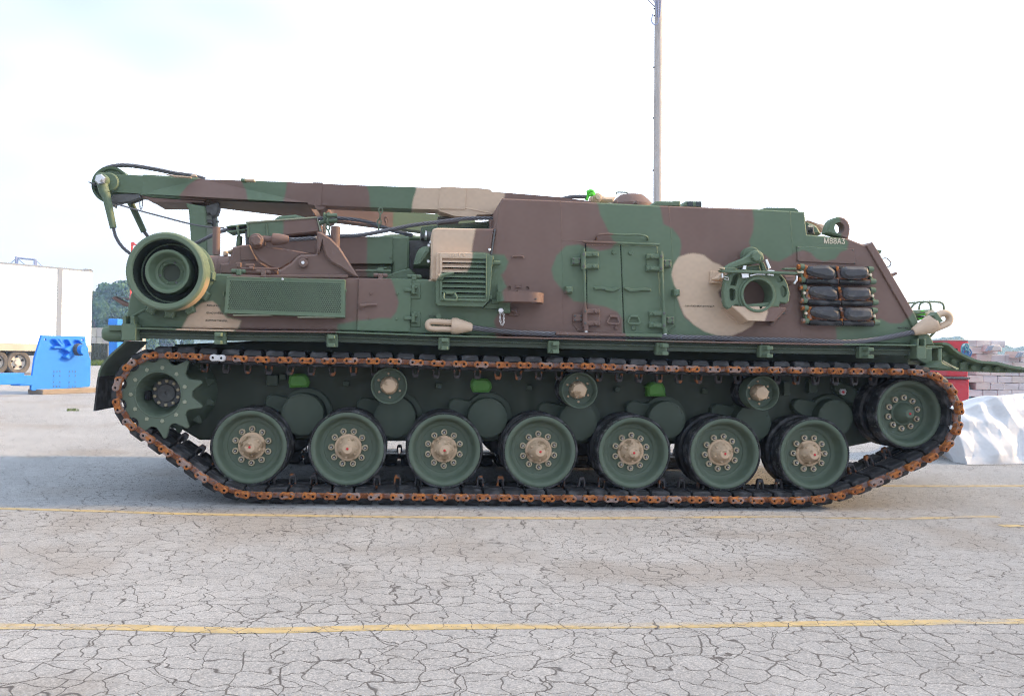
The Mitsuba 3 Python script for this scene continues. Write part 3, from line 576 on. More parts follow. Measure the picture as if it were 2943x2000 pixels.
# jerrycan cradle and its bracket
cr = group(V, 'cradle'); CY = -.30
def U(off):
    return '1537,972 1545,1060 1600,1078 1850,1080 1902,1062 1908,985'
side_p = spline(np.array([at(2, 1545, 1085, -.02), at(2, 1545, 1085, -.22), at(2, 1570, 1098, -.28), at(2, 1720, 1104, -.30), at(2, 1870, 1098, -.28), at(2, 1905, 1080, -.22), at(2, 1908, 1075, -.02)]), .02)
def band(P, z0, z1, t=.012):
    P = np.asarray(P)[:, :2]; e = np.gradient(P, axis=0); e /= np.linalg.norm(e, axis=1, keepdims=True); n = np.stack([-e[:, 1], e[:, 0]], 1)
    pl = sg.Polygon(np.vstack([P + n * t / 2, (P - n * t / 2)[::-1]])); m = trimesh.creation.extrude_polygon(pl.buffer(0), z1 - z0, engine='earcut'); m.apply_translation((0, 0, z0)); return m
zlo, zhi = at(2, 1720, 1122, -.30)[2], at(2, 1720, 1040, -.30)[2]
scene[cr] = mikit.ply(band(side_p, zlo, zhi), 'camo', smooth=25)
part(cr, 'floor', trimesh.creation.extrude_polygon(sg.Polygon(side_p[:, :2]).buffer(0), .012, engine='earcut').apply_translation((0, 0, zlo - .002)), 'camo')
part(cr, 'back_plate', prism(xz(2, '1537,970 1600,985 1870,985 1902,978 1902,1090 1545,1090', -.05), -.05, -.035, 0, [np.array([at(2, 1637 + 17 * math.cos(q), 1010 + 17 * math.sin(q), -.05)[[0, 2]] for q in np.arange(12) * math.pi / 6]), np.array([at(2, 1787 + 17 * math.cos(q), 1013 + 17 * math.sin(q), -.05)[[0, 2]] for q in np.arange(12) * math.pi / 6])]), 'camo')
part(cr, 'mount', rect(2, 1580, 990, 1860, 1060, -.034, -.002), 'camo'); part(cr, 'tie', rect(2, 1705, 1030, 1762, 1054, -.08, -.045), 'camo'); part(cr, 'loop', tube(pts(2, '1690,985 1692,1002 1735,1002 1737,985', -.07), .008, 8), 'camo')
for x, y in ((1645, 1108), (1860, 1100)): bolt_at(cr, 2, x, y, .008, -.305, -.28, 'hub_dark')
br = part(V, 'lower_bracket', cat(slab(2, '1480,1115 1550,1120 1550,1182 1415,1178', -.05, -.0), rect(2, 1550, 1118, 1645, 1217, -.09, -.0)), 'green', 'green angle bracket under the cradle')
bolt_at(br, 2, 1605, 1165, .012, -.105, -.09, 'green')
part(br, 'arm', cat(slab(2, '1645,1172 1715,1180 1712,1244 1640,1240', -.03, 0), slab(2, '1650,1185 1700,1205 1700,1220 1650,1200', -.07, -.03)), 'brown')
part(br, 'bolt', hexbolt(dx(2, 1688, 1222, -.045), .013, -.045, -.03), 'brown')
part(br, 'quick_pin', cat(ring(at(2, 1567, 1197, -.10), .020, .004), cyl(dx(2, 1567, 1195, -.11), .018, -.11, -.09)), 'bright_steel')
part(br, 'pin_chain', cat(chain_links(pts(2, '1562,1212 1558,1260 1565,1305 1578,1318 1590,1300 1590,1240 1588,1220', -.10), .022, .003, .012)), 'bright_steel', kind='stuff')
part(V, 'side_handle', tube(pts(2, '1660,758 1664,748 1680,744 1735,744 1752,750 1755,762', -.02), .009, 8), 'camo')
# small hooks above the deck edge
part(V, 'cable_hook', cat(cyl(dx(2, 1047, 1245, -.08), .022, -.08, 0), rect(2, 1035, 1250, 1060, 1300, -.03, 0)), 'camo')
# crew double doors
dl = part(V, 'crew_door', slab(3, '392,645 676,650 705,1390 402,1380', -.026, .002, .006), 'camo')
dr_ = part(V, 'crew_door', slab(3, '682,650 985,658 1030,1392 712,1390', -.026, .002, .006), 'camo')
part(V, 'door_gap', cat(slab(3, '383,640 393,640 405,1230 396,1230', -.010, .001, 0), slab(3, '675,648 683,648 713,1390 704,1390', -.012, .001, 0)), 'black', 'dark joint round the double doors')
part(V, 'rain_rail', tube(pts(3, '365,625 1003,648', -.05), .012, 12), 'camo')
part(V, 'grab_handle', tube(spline(np.array([at(3, 472, 600, -.0), at(3, 474, 592, -.06), at(3, 484, 572, -.09), at(3, 510, 564, -.09), at(3, 690, 567, -.09), at(3, 870, 573, -.09), at(3, 896, 582, -.09), at(3, 903, 598, -.06), at(3, 903, 605, 0)]), .02), .0095, 10), 'camo')
for door, side, top, bot in ((dl, -1, (370, 680), (388, 1375)), (dr_, 1, (1014, 702), (1048, 1398))):
    hp = part(door, 'hinge_tube', tube(np.array([at(3, *top, -.07), at(3, *bot, -.07)]), .0125, 12), 'camo')
    part(door, 'tube_foot', tube(np.array([at(3, bot[0] - side * 0, bot[1] - 55, -.07), at(3, bot[0] + 1, bot[1] - 8, -.07)]), .023, 14), 'camo')
    part(door, 'tube_pin', tube(np.array([at(3, bot[0], bot[1] - 8, -.07), at(3, bot[0], bot[1] + 2, -.07)]), .018, 10), 'bright_steel')
    for ya in (705, 1180):
        xx = np.interp(ya, [top[1], bot[1]], [top[0], bot[0]])
        yo = 18 if side > 0 else 0
        a_, b_ = (xx + 0, xx + 125) if side < 0 else (xx - 118, xx)
        part(door, 'hinge_leaf', rect(3, min(a_, b_), ya + 5 + yo, max(a_, b_), ya + 150 + yo, -.042, -.026), 'camo')
        for yb in (ya + 3 + yo, ya + 103 + yo):
            part(door, 'hinge_strap', rect(3, min(a_, b_), yb, max(a_, b_), yb + 40, -.075, -.03, .008), 'camo')
            bx = a_ + 90 if side < 0 else a_ + 45
            bolt_at(door, 3, bx, yb + 20, .016, -.092, -.072, 'camo', 'hinge_bolt')
            bolt_at(door, 3, xx + 8 * (-side) * -1 + (10 if side < 0 else -2), yb + 20, .012, -.098, -.08, 'hub_dark', 'hinge_bolt', False)
        part(door, 'hinge_knuckle', tube(np.array([at(3, xx + 2 * side, ya + 2 + yo, -.07), at(3, xx + 3 * side, ya + 150 + yo, -.07)]), .021, 14), 'camo')
        f0, f1 = (xx - 98, xx - 20) if side < 0 else (xx + 22, xx + 90)
        part(door, 'hinge_foot', rect(3, f0, ya + 48 + yo, f1, ya + 112 + yo, -.04, 0, .012), 'camo')
        for bx in (f0 + 14, f1 - 14):
            for by in (62, 96): bolt_at(door, 3, bx, ya + by + yo, .009, -.048, -.038, 'hub_dark', 'foot_bolt', False)
for door, x, y in ((dl, 623, 713), (dl, 643, 1340), (dr_, 763, 717), (dr_, 787, 1345)): bolt_at(door, 3, x, y, .018, -.046, -.026, 'camo')
part(dl, 'latch', cat(slab(3, '460,1000 540,995 555,1005 610,1012 625,1005 670,1000 675,1015 640,1030 620,1040 560,1033 545,1020 460,1020', -.055, -.028)), 'camo')
part(dr_, 'latch', cat(slab(3, '705,1008 735,1002 760,1012 810,1014 840,1006 930,1012 934,1035 850,1030 820,1036 770,1042 735,1030', -.055, -.028)), 'camo')
for door, x in ((dl, 565), (dr_, 736)):
    part(door, 'pull_ring', tube(np.array([at(3, x + 28, 1246, -.04), at(3, x + 12, 1270, -.055), at(3, x + 4, 1295, -.06), at(3, x + 14, 1306, -.06), at(3, x + 95, 1310, -.06), at(3, x + 106, 1298, -.06), at(3, x + 94, 1268, -.055), at(3, x + 84, 1246, -.04)]), .009, 8), 'camo')
    part(door, 'pull_clip', tube(pts(3, f'{x+22},1245 {x+86},1248', -.045), .014, 10), 'camo')
for xa, xb, ya in ((222, 282, 995), (1126, 1175, 1020)): part(V, 'door_stop', rect(3, xa, ya, xb, ya + 55, -.09, 0, .012), 'camo')
for s in ('278,1288 365,1290 365,1372 325,1372 278,1310', '1060,1395 1135,1320 1135,1330 1075,1398'): part(V, 'doubler_plate', slab(3, s, -.01, .0, .003), 'camo')
part(V, 'tread_strip', slab(3, '140,1376 1025,1392 1025,1420 140,1400', -.135, -.02, .004), 'camo')
# model number, stencils
def stencil(text, reg, x, y, x1, y1, hgt_px, mat, Y=-.003, bold=True, name='stencil_lettering', d=.002):
    A, Bq = at(reg, x, y, Y), at(reg, x1, y1, Y); H = px(reg, x, y, hgt_px, Y); m = meshkit.text_mesh(text, H, d, bold)
    s_ = np.linalg.norm(Bq - A) / (m.bounds[1][0] - m.bounds[0][0]); e = (Bq - A) / np.linalg.norm(Bq - A)
    m.apply_translation((-m.bounds[0][0], 0, 0)); v = m.vertices; o = np.stack([e * q for q in v[:, 0] * s_]) + np.outer(v[:, 1], [0, 0, 1.0]) + np.outer(v[:, 2], [0, -1.0, 0]) + A
    m.vertices = o; part(V, name, m, mat, smooth=False)
stencil('M88A3', 4, 652, 406, 828, 411, 46, 'stencil')
stencil('140 TON SNATCH BLOCK', 3, 1218, 1165, 1460, 1169, 13, 'stencil_black', bold=False)
for t_, x, y, x1 in (('SPROCKET', 1146, 1394, 1262), ('ROAD WHEEL', 1142, 1456, 1280), ('SUPPORT WHEEL', 1136, 1519, 1318)): stencil(t_, 1, x, y, x1, y + 3, 15, 'stencil_black', bold=False)
stencil('TOW CABLE', 4, 1262, 1116, 1372, 1118, 13, 'stencil_black', bold=False); stencil('TOW CABLE', 2, 958, 1250, 1030, 1252, 13, 'stencil_black', bold=False)
# blanking plate over the spare shoes
pp = part(V, 'cover_plate', slab(4, '428,430 905,450 920,578 434,556', -.014, .0, .003), 'camo')
for x, y in ((442, 442), (896, 460), (442, 548), (910, 570)): bolt_at(pp, 4, x, y, .007, -.02, -.013, 'hub_dark', hexa=False)
# lifting eye
e = prism(xz(4, '676,315 690,265 706,226 730,200 762,187 792,185 828,196 855,220 872,258 874,290 866,335 857,372 845,368', .02), .02, .13, .012, [xz(4, ' '.join(f'{783+43*math.cos(q):.1f},{277+48*math.sin(q):.1f}' for q in np.arange(24) * math.pi / 12), .02)])
part(V, 'lifting_eye', e, 'camo')
# driver's vision block behind the step
part(V, 'driver_hood', slab(4, '515,228 560,240 600,262 640,330 515,332', .5, 1.6, .02), 'green'); part(V, 'hood_cap', slab(4, '520,212 600,240 690,252 690,300 640,305 600,262', 1.2, 1.7, .02), 'tan')
vb = part(V, 'vision_block', slab(4, '520,255 570,262 578,330 520,328', .42, .5, .01), 'hub_dark'); part(vb, 'port', cyl(dx(4, 543, 302, .41), .02, .41, .43), 'black')
for x in (535, 551): part(vb, 'cap', cyl(dx(4, x, 262, .41), .012, .41, .43), 'stencil')
# glacis fittings
part(V, 'glacis_lug', slab(4, '1092,455 1137,464 1128,488 1112,480', .5, .56, .005), 'green'); part(V, 'glacis_cleat', slab(4, '1215,662 1262,645 1268,660 1225,685', .3, .36, .005), 'brown')
part(V, 'glacis_wire', tube(spline(pts(4, '1140,532 1165,528 1200,548 1212,572 1200,596 1180,602', .8), .02), .005, 6), 'hub_dark')
# roof fittings
cu = part(V, 'cupola', lathe([(0, 0), (1, 1)], (0, 0), 8), 'camo')
c0 = at(3, 770, 318, 1.3); Rm = px(3, 770, 318, 178, 1.3); prof = [(0, .105), (Rm * .42, .105), (Rm * .55, .098), (Rm * .76, .058), (Rm * .93, .018), (Rm, .0), (Rm, -.2)]
def dome(center, prof, n=48):
    a_ = np.linspace(0, 2 * np.pi, n, endpoint=False); k_ = len(prof); Vv = np.array([[center[0] + r * math.cos(q), center[1] + r * math.sin(q), center[2] + z] for q in a_ for r, z in prof]); f = []
    for i in range(n):
        j = (i + 1) % n
        for q in range(k_ - 1): f += [[i * k_ + q, i * k_ + q + 1, j * k_ + q + 1], [i * k_ + q, j * k_ + q + 1, j * k_ + q]]
    m = trimesh.Trimesh(Vv, np.array(f)[:, ::-1], process=False); m.merge_vertices(); m.update_faces(m.nondegenerate_faces()); m.fix_normals(); return m
scene[cu] = mikit.ply(dome(c0, prof), 'brown', smooth=40)
part(cu, 'handle', tube(pts(3, '641,232 643,214 660,211 725,214 738,220 740,234', 1.3), .007, 8), 'green')
for x, y in ((640, 290), (812, 294)): bolt_at(cu, 3, x, y, .018, .62, .7, 'brown')
part(V, 'hatch_arm', cat(cyl(dx(3, 487, 256, .75), px(3, 487, 256, 38, .75), .75, .85, 28, .006), slab(3, '430,250 455,230 520,232 560,250 640,250 620,290 430,285', .82, .92, .02)), 'tan')
part(V, 'hatch_arm_boss', cat(cyl(dx(3, 490, 255, .73), px(3, 487, 256, 20, .75), .72, .76, 24, .004)), 'tan')
rb = part(V, 'roof_box', slab(3, '925,325 975,285 1120,287 1125,281 1180,283 1180,330 925,330', .35, .9, .012), 'green')
pb = part(V, 'periscope', slab(3, '1188,328 1225,286 1357,287 1357,335 1188,335', .4, .8, .012), 'green')
part(pb, 'pane', rect(3, 1236, 290, 1282, 327, .394, .41, 0), 'window_dark'); part(pb, 'pane', rect(3, 1310, 290, 1350, 329, .394, .41, 0), 'window_dark')
# ---------------------------------------------------------------- boom, engine deck
LY_ = lambda u: min(1.45, 1.55 - (u - 450) * 0.00108)
bp = np.vstack([pts(1, '345,292 610,305 612,299 640,299 1070,322 1120,338 1420,346 1780,358 2030,370 2035,362 2105,364 2118,376', LY_), pts(2, '80,142 460,158 1060,178 1068,166 1400,180 1478,190 1492,208 1580,214 2070,255 2322,288 2322,360 1580,372 1560,386 1480,396 1370,398 1352,416 1190,412 1060,372 1040,356 480,338 90,322', LY_), pts(1, '2100,555 2095,545 1990,545 1985,530 1140,505 1120,512 700,487 590,466 582,456 345,440', LY_)])
bm = part(V, 'boom', skew(bp, .26), 'camo_boom', smooth=20)
part(bm, 'far_leg', mirror(skew(bp, .26)), 'far_leg_tones', smooth=20)
for r, s in ((1, '612,298 890,315 872,490 600,462'), (2, '1062,168 1275,182 1268,352 1045,350'), (1, '2030,362 2108,364 2100,556 1990,546')): part(bm, 'collar', skew(pts(r, s, lambda u: LY_(u) - .012), .29), 'camo_boom')
for r, s in ((2, '1272,185 1266,355'), (2, '1066,175 1045,352'), (1, '885,325 870,490'), (2, '1270,345 1480,385')): part(bm, 'weld_rib', tube(pts(r, s, lambda u: LY_(u) - .002), .006, 6), 'camo_boom')
part(bm, 'bottom_plate', cat(skew(pts(1, '590,470 700,492 1120,518 1120,530 690,524 640,488', LY_), .5)), 'brown', 'brown plate closing the underside of the boom')
# underside web between the legs: a real flat plate spanning from leg to leg
def web(reg, s, z_off=0.0):
    P = pts(reg, s, LY_); Q = P.copy(); Q[:, 1] = 3.3 - Q[:, 1]; n = len(P)
    Vv = np.vstack([P, Q, P + [0, 0, .02], Q + [0, 0, .02]]); f = []
    for i in range(n - 1):
        f += [[i, i + 1, n + i + 1], [i, n + i + 1, n + i], [2 * n + i, 3 * n + i + 1, 2 * n + i + 1], [2 * n + i, 3 * n + i, 3 * n + i + 1]]
    for a_, b_, c_, d_ in ((0, n, 3 * n, 2 * n), (n - 1, 2 * n - 1, 4 * n - 1, 3 * n - 1)): f += [[a_, b_, c_], [a_, c_, d_]]
    return trimesh.Trimesh(Vv, np.array(f), process=False)
part(bm, 'web_plate', web(1, '1140,510 1500,524 1985,540'), 'brown')
part(bm, 'cross_tube', tube(np.array([at(1, 2090, 540, LY_(920)), at(1, 2090, 540, LY_(920)) * [1, 0, 1] + [0, 3.3 - LY_(920), 0]]), .06, 16), 'brown')
# boom head: sheave, cheek, end links
hd = group(bm, 'head_sheave'); hc = dx(1, 355, 390, 1.62); hR = px(1, 355, 390, 152, 1.62)
scene[hd] = mikit.ply(lathe([(hR * .3, 1.56), (hR * .62, 1.57), (hR * .70, 1.60), (hR * .82, 1.60), (hR * .88, 1.57), (hR, 1.56), (hR * .97, 1.60), (hR * .90, 1.65), (hR * .97, 1.70), (hR, 1.74), (hR * .3, 1.74)], hc, 48), 'green', smooth=30)
part(bm, 'head_pin', cat(cyl(dx(1, 258, 335, 1.30), px(1, 258, 335, 52, 1.3), 1.30, 1.42, 32, .008), cyl(dx(1, 330, 360, 1.42), px(1, 330, 360, 78, 1.42), 1.40, 1.50, 36, .01)), 'green')
part(bm, 'pin_nut', cat(hexbolt(dx(1, 252, 335, 1.26), .055, 1.26, 1.30), cyl(dx(1, 247, 332, 1.22), .022, 1.22, 1.27)), 'bright_steel')
part(bm, 'head_cheek', slab(1, '218,290 260,275 360,290 480,300 470,440 360,450 310,445 240,420 215,350', 1.5, 1.56, .01), 'green')
part(bm, 'head_hook', slab(1, '148,355 165,357 195,365 215,360 215,385 195,385', 1.5, 1.62, .006), 'hub_dark')
l1 = part(bm, 'end_link', cat(tube(pts(1, '262,340 290,440 305,460', 1.34), [.055, .05, .046], 16), tube(pts(1, '300,455 312,500 365,742', 1.34), [.046, .040, .032], 16)), 'green')
l2 = part(bm, 'end_link', tube(pts(1, '490,490 620,772', 1.9), [.036, .031], 16), 'green')
part(bm, 'lower_guide', slab(1, '360,460 580,455 600,490 560,505 500,525 380,545 330,520', 1.45, 1.5, .01), 'hub_dark'); part(bm, 'lower_guide', slab(1, '500,520 600,490 606,505 510,540', 1.75, 1.8, .005), 'hub_dark')
part(bm, 'lower_hook', slab(1, '345,525 385,545 380,575 365,560 350,560', 1.4, 1.45, .004), 'hub_dark')
part(bm, 'top_stop', rect(1, 1465, 334, 1540, 350, 1.02, 1.10), 'tan'); part(bm, 'top_lug', slab(1, '1428,328 1462,330 1462,352 1428,350', 1.0, 1.1, .004), 'green'); part(bm, 'cable_chafe_plate', slab(1, '800,292 880,302 1010,314 1010,322 870,314', 1.3, 1.36, .002), 'tan'); part(bm, 'top_lug', slab(1, '1010,302 1030,293 1050,296 1058,312 1010,314', 1.25, 1.3), 'tan')
part(bm, 'support_post', prism(xz(1, '972,535 1125,560 1135,600 1150,945 1158,1160 1032,1160 1020,905 1010,830 992,580 975,560', 1.35), 1.35, 1.95, .01), 'green', 'dark green post under the boom')
part(bm, 'post_clutter', cat(slab(1, '1130,560 1180,540 1240,525 1245,580 1230,630 1190,655 1180,640 1165,620 1130,640', 1.4, 1.5, .01), tube(pts(1, '1200,650 1205,690 1202,730', 1.45), .018, 8), slab(1, '1135,670 1190,672 1190,705 1140,700', 1.4, 1.5, .008), tube(pts(1, '1190,687 1246,690', 1.45), .01, 8)), 'hub_dark')
# ropes
def rope_thing(name, label, cat_, P, r, grp=None):
    return thing(name, label, cat_, grp, cat(rope(P, r)), 'wire_rope', 60)
rope_thing('hoist_cable', 'black hoist cable arching over the boom head sheave', 'cable', np.vstack([pts(1, '215,330 262,268 330,235 400,222 470,220 600,234 760,262 900,290 1050,312 1130,336', 1.62)]), .021)
t1 = rope_thing('boom_stay_cable', 'steel cable hanging from the nearer boom end link', 'cable', pts(1, '366,740 380,800 410,860 460,920 530,970 600,1010', 1.34), .016)
t1 = rope_thing('boom_stay_cable', 'steel cable hanging from the farther boom end link', 'cable', pts(1, '622,770 650,810 690,850 760,900', 1.9), .018)
thing('control_line', 'thin black line sagging from boom head to support post', 'cable', None, tube(spline(pts(1, '400,545 480,568 600,602 800,655 1000,706 1200,738 1290,742', 1.3), .05), .0075, 8), 'wire_rope')
thing('control_loop', 'small wire loop hanging under the boom head', 'cable', None, tube(spline(pts(1, '585,515 587,560 596,592 606,560 608,515', 1.42), .02), .0045, 6), 'wire_rope')
mw = thing('main_winch_cable', 'thick steel cable from brown socket up to the crew compartment', 'cable')
part(mw, 'rope', rope(np.vstack([pts(17, '1540,692 1700,686 1900,672', .28), pts(2, '40,590 130,584 230,578 370,572 500,552 700,512 860,482 1060,458 1280,432 1400,428 1540,428', .45)]), .0185), 'wire_rope', smooth=60)
sk = part(mw, 'socket', cat(tube(pts(17, '1150,690 1220,682 1310,686', .28), [.034, .028, .028], 16), tube(pts(17, '1300,684 1320,686 1400,690 1480,688 1530,690', .28), [.03, .055, .054, .042, .032], 20)), 'brown', 'brown tapered socket')
part(mw, 'eye', cyl(dx(17, 1095, 705, .22), px(17, 1095, 705, 100, .22), .22, .36, 32, .01), 'brown'); part(mw, 'hex_nut', hexbolt(dx(17, 1095, 700, .15), px(17, 1095, 700, 78, .15), .15, .22), 'brown')
rope_thing('hoist_winch_cable', 'second thick steel cable crossing behind the main cable', 'cable', np.vstack([pts(1, '1040,875 1120,838 1190,802 1300,760 1400,742 1500,732 1700,712 1900,690 2060,668', .95), pts(2, '60,432 150,428 260,432 400,448 500,474 600,508 680,535 760,556 830,572', .95)]), .019)
for nm, s, Y, ll in (('hanging_chain', '566,340 560,400 552,460 545,535', .85, 'green chain hanging from the boom in the gap'), ('hanging_chain', '130,385 120,450 125,520 138,570', .80, 'green chain hanging beside the exhaust stack'), ('hanging_chain', '606,425 612,460 608,490', 1.6, 'short brown chain on the far boom leg')):
    ch = thing(nm, ll, 'chain'); 
    for m_ in chain_links(pts(2, s, Y), .06, .0075, .036): part(ch, 'link', m_, 'brown' if '606' in s else 'green')
# engine deck
part(V, 'exhaust_stack', tube(pts(1, '1226,735 1224,965', .35), .034, 24), 'brown'); s2 = part(V, 'exhaust_stack', tube(pts(1, '2220,732 2213,985', .10), .040, 24), 'brown')
part(s2, 'mouth', tube(pts(1, '2213,985 2212,992', .10), .032, 20), 'black')
part(V, 'winch_drum', cat(tube(pts(1, '1140,1110 1255,1110', .55), .155, 28), tube(pts(1, '1250,1110 1420,1110', .55), .15, 28)), 'brown')
part(V, 'winch_housing', prism(xz(17, '725,1000 735,910 755,905 790,790 890,765 1010,755 1060,870 1120,970 1280,1060 1395,1100 1395,1165 610,1150 610,1010', .38), .38, 1.2, .015), 'brown')
part(V, 'housing_cover', slab(17, '890,780 1010,762 1060,870 1110,965 890,968', .365, .38, .006), 'brown')
part(V, 'winch_lever', prism(xz(17, '1020,770 1090,800 1230,760 1290,790 1500,815 1700,850 1840,882 1680,900 1560,1000 1400,1095 1270,1055 1130,975 1060,875', .30), .30, .36, .012), 'brown')
bk = part(V, 'spade_bracket', prism(np.vstack([xz(17, '1390,1105 1560,1000 1640,915 1690,888 1880,882 1925,850 1945,790 1905,740 1905,600 1945,585 1985,592 2085,672', .05), xz(2, '100,585 230,690 385,925 20,940', .05), xz(17, '1390,1190', .05)]), .05, .16, .02), 'brown')
part(bk, 'flange', prism(xz(12, '175,735 240,730 300,770 410,840 560,990 870,1480 790,1480 600,1350 420,1250 320,1140 275,1000 270,860 235,1000 215,1090 180,1100', -.0), .0, .06, .015), 'brown')
part(bk, 'pivot', cat(cyl(dx(17, 1720, 1000, .0), px(17, 1720, 1000, 62, 0), .0, .06, 28, .006)), 'brown'); part(bk, 'pivot_cap', cyl(dx(17, 1720, 998, -.01), .014, -.01, .01), 'bright_steel'); part(bk, 'pivot_tab', rect(17, 1695, 910, 1778, 945, .01, .06), 'brown')
part(bk, 'base_rail', slab(17, '1150,1168 1400,1160 2320,1160 2320,1200 1150,1192', -.012, .02, .004), 'camo')
for r, x, y, mt in ((17, 860, 1110, 'green'), (17, 1190, 1120, 'brown'), (2, 560, 903, 'brown'), (2, 842, 912, 'green')):
    sc_ = 1.0 if r == 17 else .625
    hg = part(V, 'deck_hinge', cat(tube(pts(r, f'{x-90*sc_},{y} {x+90*sc_},{y+6*sc_}', .04), .018, 14), tube(pts(r, f'{x+80*sc_},{y+6*sc_} {x+100*sc_},{y+7*sc_}', .04), .012, 10)), mt)
    part(hg, 'stem', rect(r, x - 30 * sc_, y - 25 * sc_, x + 35 * sc_, y + 55 * sc_, .0, .07, .006), mt)
part(V, 'control_rod', cat(tube(pts(17, '900,1078 1390,1085', .2), .012, 10), tube(pts(17, '1005,1075 1060,1075', .19), .019, 12), tube(pts(17, '960,1035 1070,1035', .2), .014, 10), rect(17, 828, 995, 890, 1060, .18, .24)), 'brown')
part(V, 'deck_rod', cat(tube(pts(12, '820,1385 1415,1390', .3), .012, 12), tube(pts(12, '1185,1385 1290,1386', .29), .02, 12), rect(12, 1195, 1325, 1345, 1350, .32, .38)), 'camo_engine')
eb = part(V, 'engine_box', slab(12, '430,815 1690,805 1718,825 1718,1340 1585,1455 1440,1455 1440,1270 430,1265', .55, 1.6, .02), 'camo_engine')
part(eb, 'panel', slab(12, '500,815 1445,810 1440,1255 1425,1272 500,1268', .525, .55, .006), 'camo_engine'); bolt_at(eb, 12, 1410, 1155, .011, .51, .53, 'green')
part(eb, 'lower_box', slab(12, '700,1270 1440,1280 1440,1500 700,1490', .6, 1.5, .01), 'camo_engine')
part(V, 'engine_recess', cat(slab(12, '1718,875 2100,880 2090,1540 1860,1500 1715,1370', .9, 1.1, .01)), 'hub_dark'); part(V, 'engine_floor', slab(12, '1500,1400 1720,1340 1900,1500 2090,1540 2090,1560 1200,1530', .4, .6, .01), 'green')
part(V, 'rear_cowl', slab(12, '1250,800 1400,775 1720,770 1850,800 2080,805 2080,885 1250,860', 1.7, 2.2, .02), 'green')
part(V, 'air_cleaner', slab(2, '838,812 842,790 850,760 862,715 880,685 910,662 960,650 990,650 990,812', .25, .7, .06), 'green'); part(V, 'air_hose', tube(pts(2, '950,575 1000,577', .5), .042, 24), 'hub_dark'); part(V, 'hose_clamp', cat(tube(pts(2, '932,572 948,573', .5), .046, 24)), 'bright_steel')
for x, y in ((965, 655), (962, 787), (980, 628)): bolt_at(V, 2, x, y, .014, .2, .24, 'bright_steel', 'clamp_bolt', False)
part(V, 'mesh_guard', perforated(2, [(905, 500), (1475, 452), (1475, 545), (905, 560)], .75, .006, 6, 22, 8), 'green', smooth=False); part(V, 'guard_box', slab(2, '900,505 1480,458 1480,600 900,600', .85, 1.4, .01), 'hub_dark'); part(V, 'guard_lid', slab(2, '1040,415 1215,407 1230,425 1050,445', .8, 1.3, .01), 'hub_dark')
part(V, 'inner_post', cat(rect(2, 1478, 440, 1512, 520, .3, .4), rect(2, 1500, 395, 1535, 440, .5, .7)), 'brown')
# stowage bin behind the winch
bn = part(V, 'stowage_bin', slab(17, '965,468 1905,398 1950,580 1930,590 1470,640 985,660', .8, 1.5, .012), 'camo_bin')
part(bn, 'rim', tube(pts(17, '960,466 1905,396 1955,580', .795), .009, 8), 'edge_paint'); part(bn, 'rib', slab(17, '1225,482 1245,480 1255,640 1232,642', .785, .8, .003), 'green'); part(bn, 'rib', slab(17, '968,470 992,468 1002,660 978,662', .785, .8, .003), 'green')
part(V, 'bin_stand', cat(slab(17, '945,580 985,570 1000,760 955,760', .85, 1.5, .01), slab(17, '985,640 1500,640 1950,590 1850,660 1500,690 1000,760', 1.0, 1.4, .01)), 'hub_dark')
part(V, 'cable_guide', cat(slab(17, '690,520 760,500 960,478 960,500 760,525', .85, 1.05, .006), slab(17, '690,575 760,570 960,545 960,568 860,580 740,605', .85, 1.05, .006), slab(17, '820,505 855,500 875,640 850,640', .84, .88, .006), slab(17, '840,640 890,640 880,770 825,775', .9, 1.0, .006)), 'green')
part(V, 'under_bin', slab(17, '1345,415 1400,375 1620,355 1800,405 1780,440 1345,440', 1.0, 1.5, .02), 'green')
part(V, 'engine_cover', slab(17, '990,760 1300,690 1905,655 1905,900 1100,860', .9, 1.7, .02), 'camo_engine')
part(V, 'chain_clip', cat(slab(12, '275,420 300,398 330,420 330,500 300,548 275,500', .78, .84, .02), tube(pts(12, '350,465 515,460', .8), .02, 10), tube(pts(12, '215,600 300,565 420,560 520,545', .9), .022, 10)), 'green')
part(V, 'tan_rod', slab(12, '268,600 325,600 325,770 275,740', .95, 1.0, .01), 'tan')
part(V, 'deck_stub', cat(slab(17, '655,850 695,840 695,900 655,905', .5, .6), slab(17, '700,850 780,815 780,840 710,870', .9, 1.2)), 'tan')
# ---------------------------------------------------------------- things carried on the vehicle
# spare road wheel on the rear corner
sw = thing('spare_road_wheel', 'green spare wheel bolted to the rear corner, sunlight painted on its tread', 'wheel'); scn = dx(1, 812, 1106, -.30); sk_ = px(1, 812, 1106, 1, -.34)
scene[sw] = mikit.ply(lathe([(266 * sk_, -.15), (266 * sk_, -.325), (270 * sk_, -.342), (278 * sk_, -.352), (308 * sk_, -.354), (320 * sk_, -.346), (328 * sk_, -.325), (329 * sk_, -.29), (325 * sk_, -.28), (329 * sk_, -.27), (329 * sk_, -.16), (320 * sk_, -.15), (240 * sk_, -.15)], scn, 80), 'spare_tyre_sunlit', smooth=35)
part(sw, 'well', lathe([(265.5 * sk_, -.335), (262 * sk_, -.31), (258 * sk_, -.20), (250 * sk_, -.12), (150 * sk_, -.10), (0, -.10)], scn, 64), 'well_shade')
part(sw, 'drum', lathe([(186 * sk_, -.11), (186 * sk_, -.285), (182 * sk_, -.298), (166 * sk_, -.300), (156 * sk_, -.292), (146 * sk_, -.24), (134 * sk_, -.19), (128 * sk_, -.18), (108 * sk_, -.175), (106 * sk_, -.16), (78 * sk_, -.172), (76 * sk_, -.165), (76 * sk_, -.11)], scn + np.array([2 * sk_, 3 * sk_]), 56), 'green')
part(sw, 'bore', lathe([(77 * sk_, -.125), (70 * sk_, -.12), (0, -.12)], scn + np.array([2 * sk_, 3 * sk_]), 32), 'hull_shade')
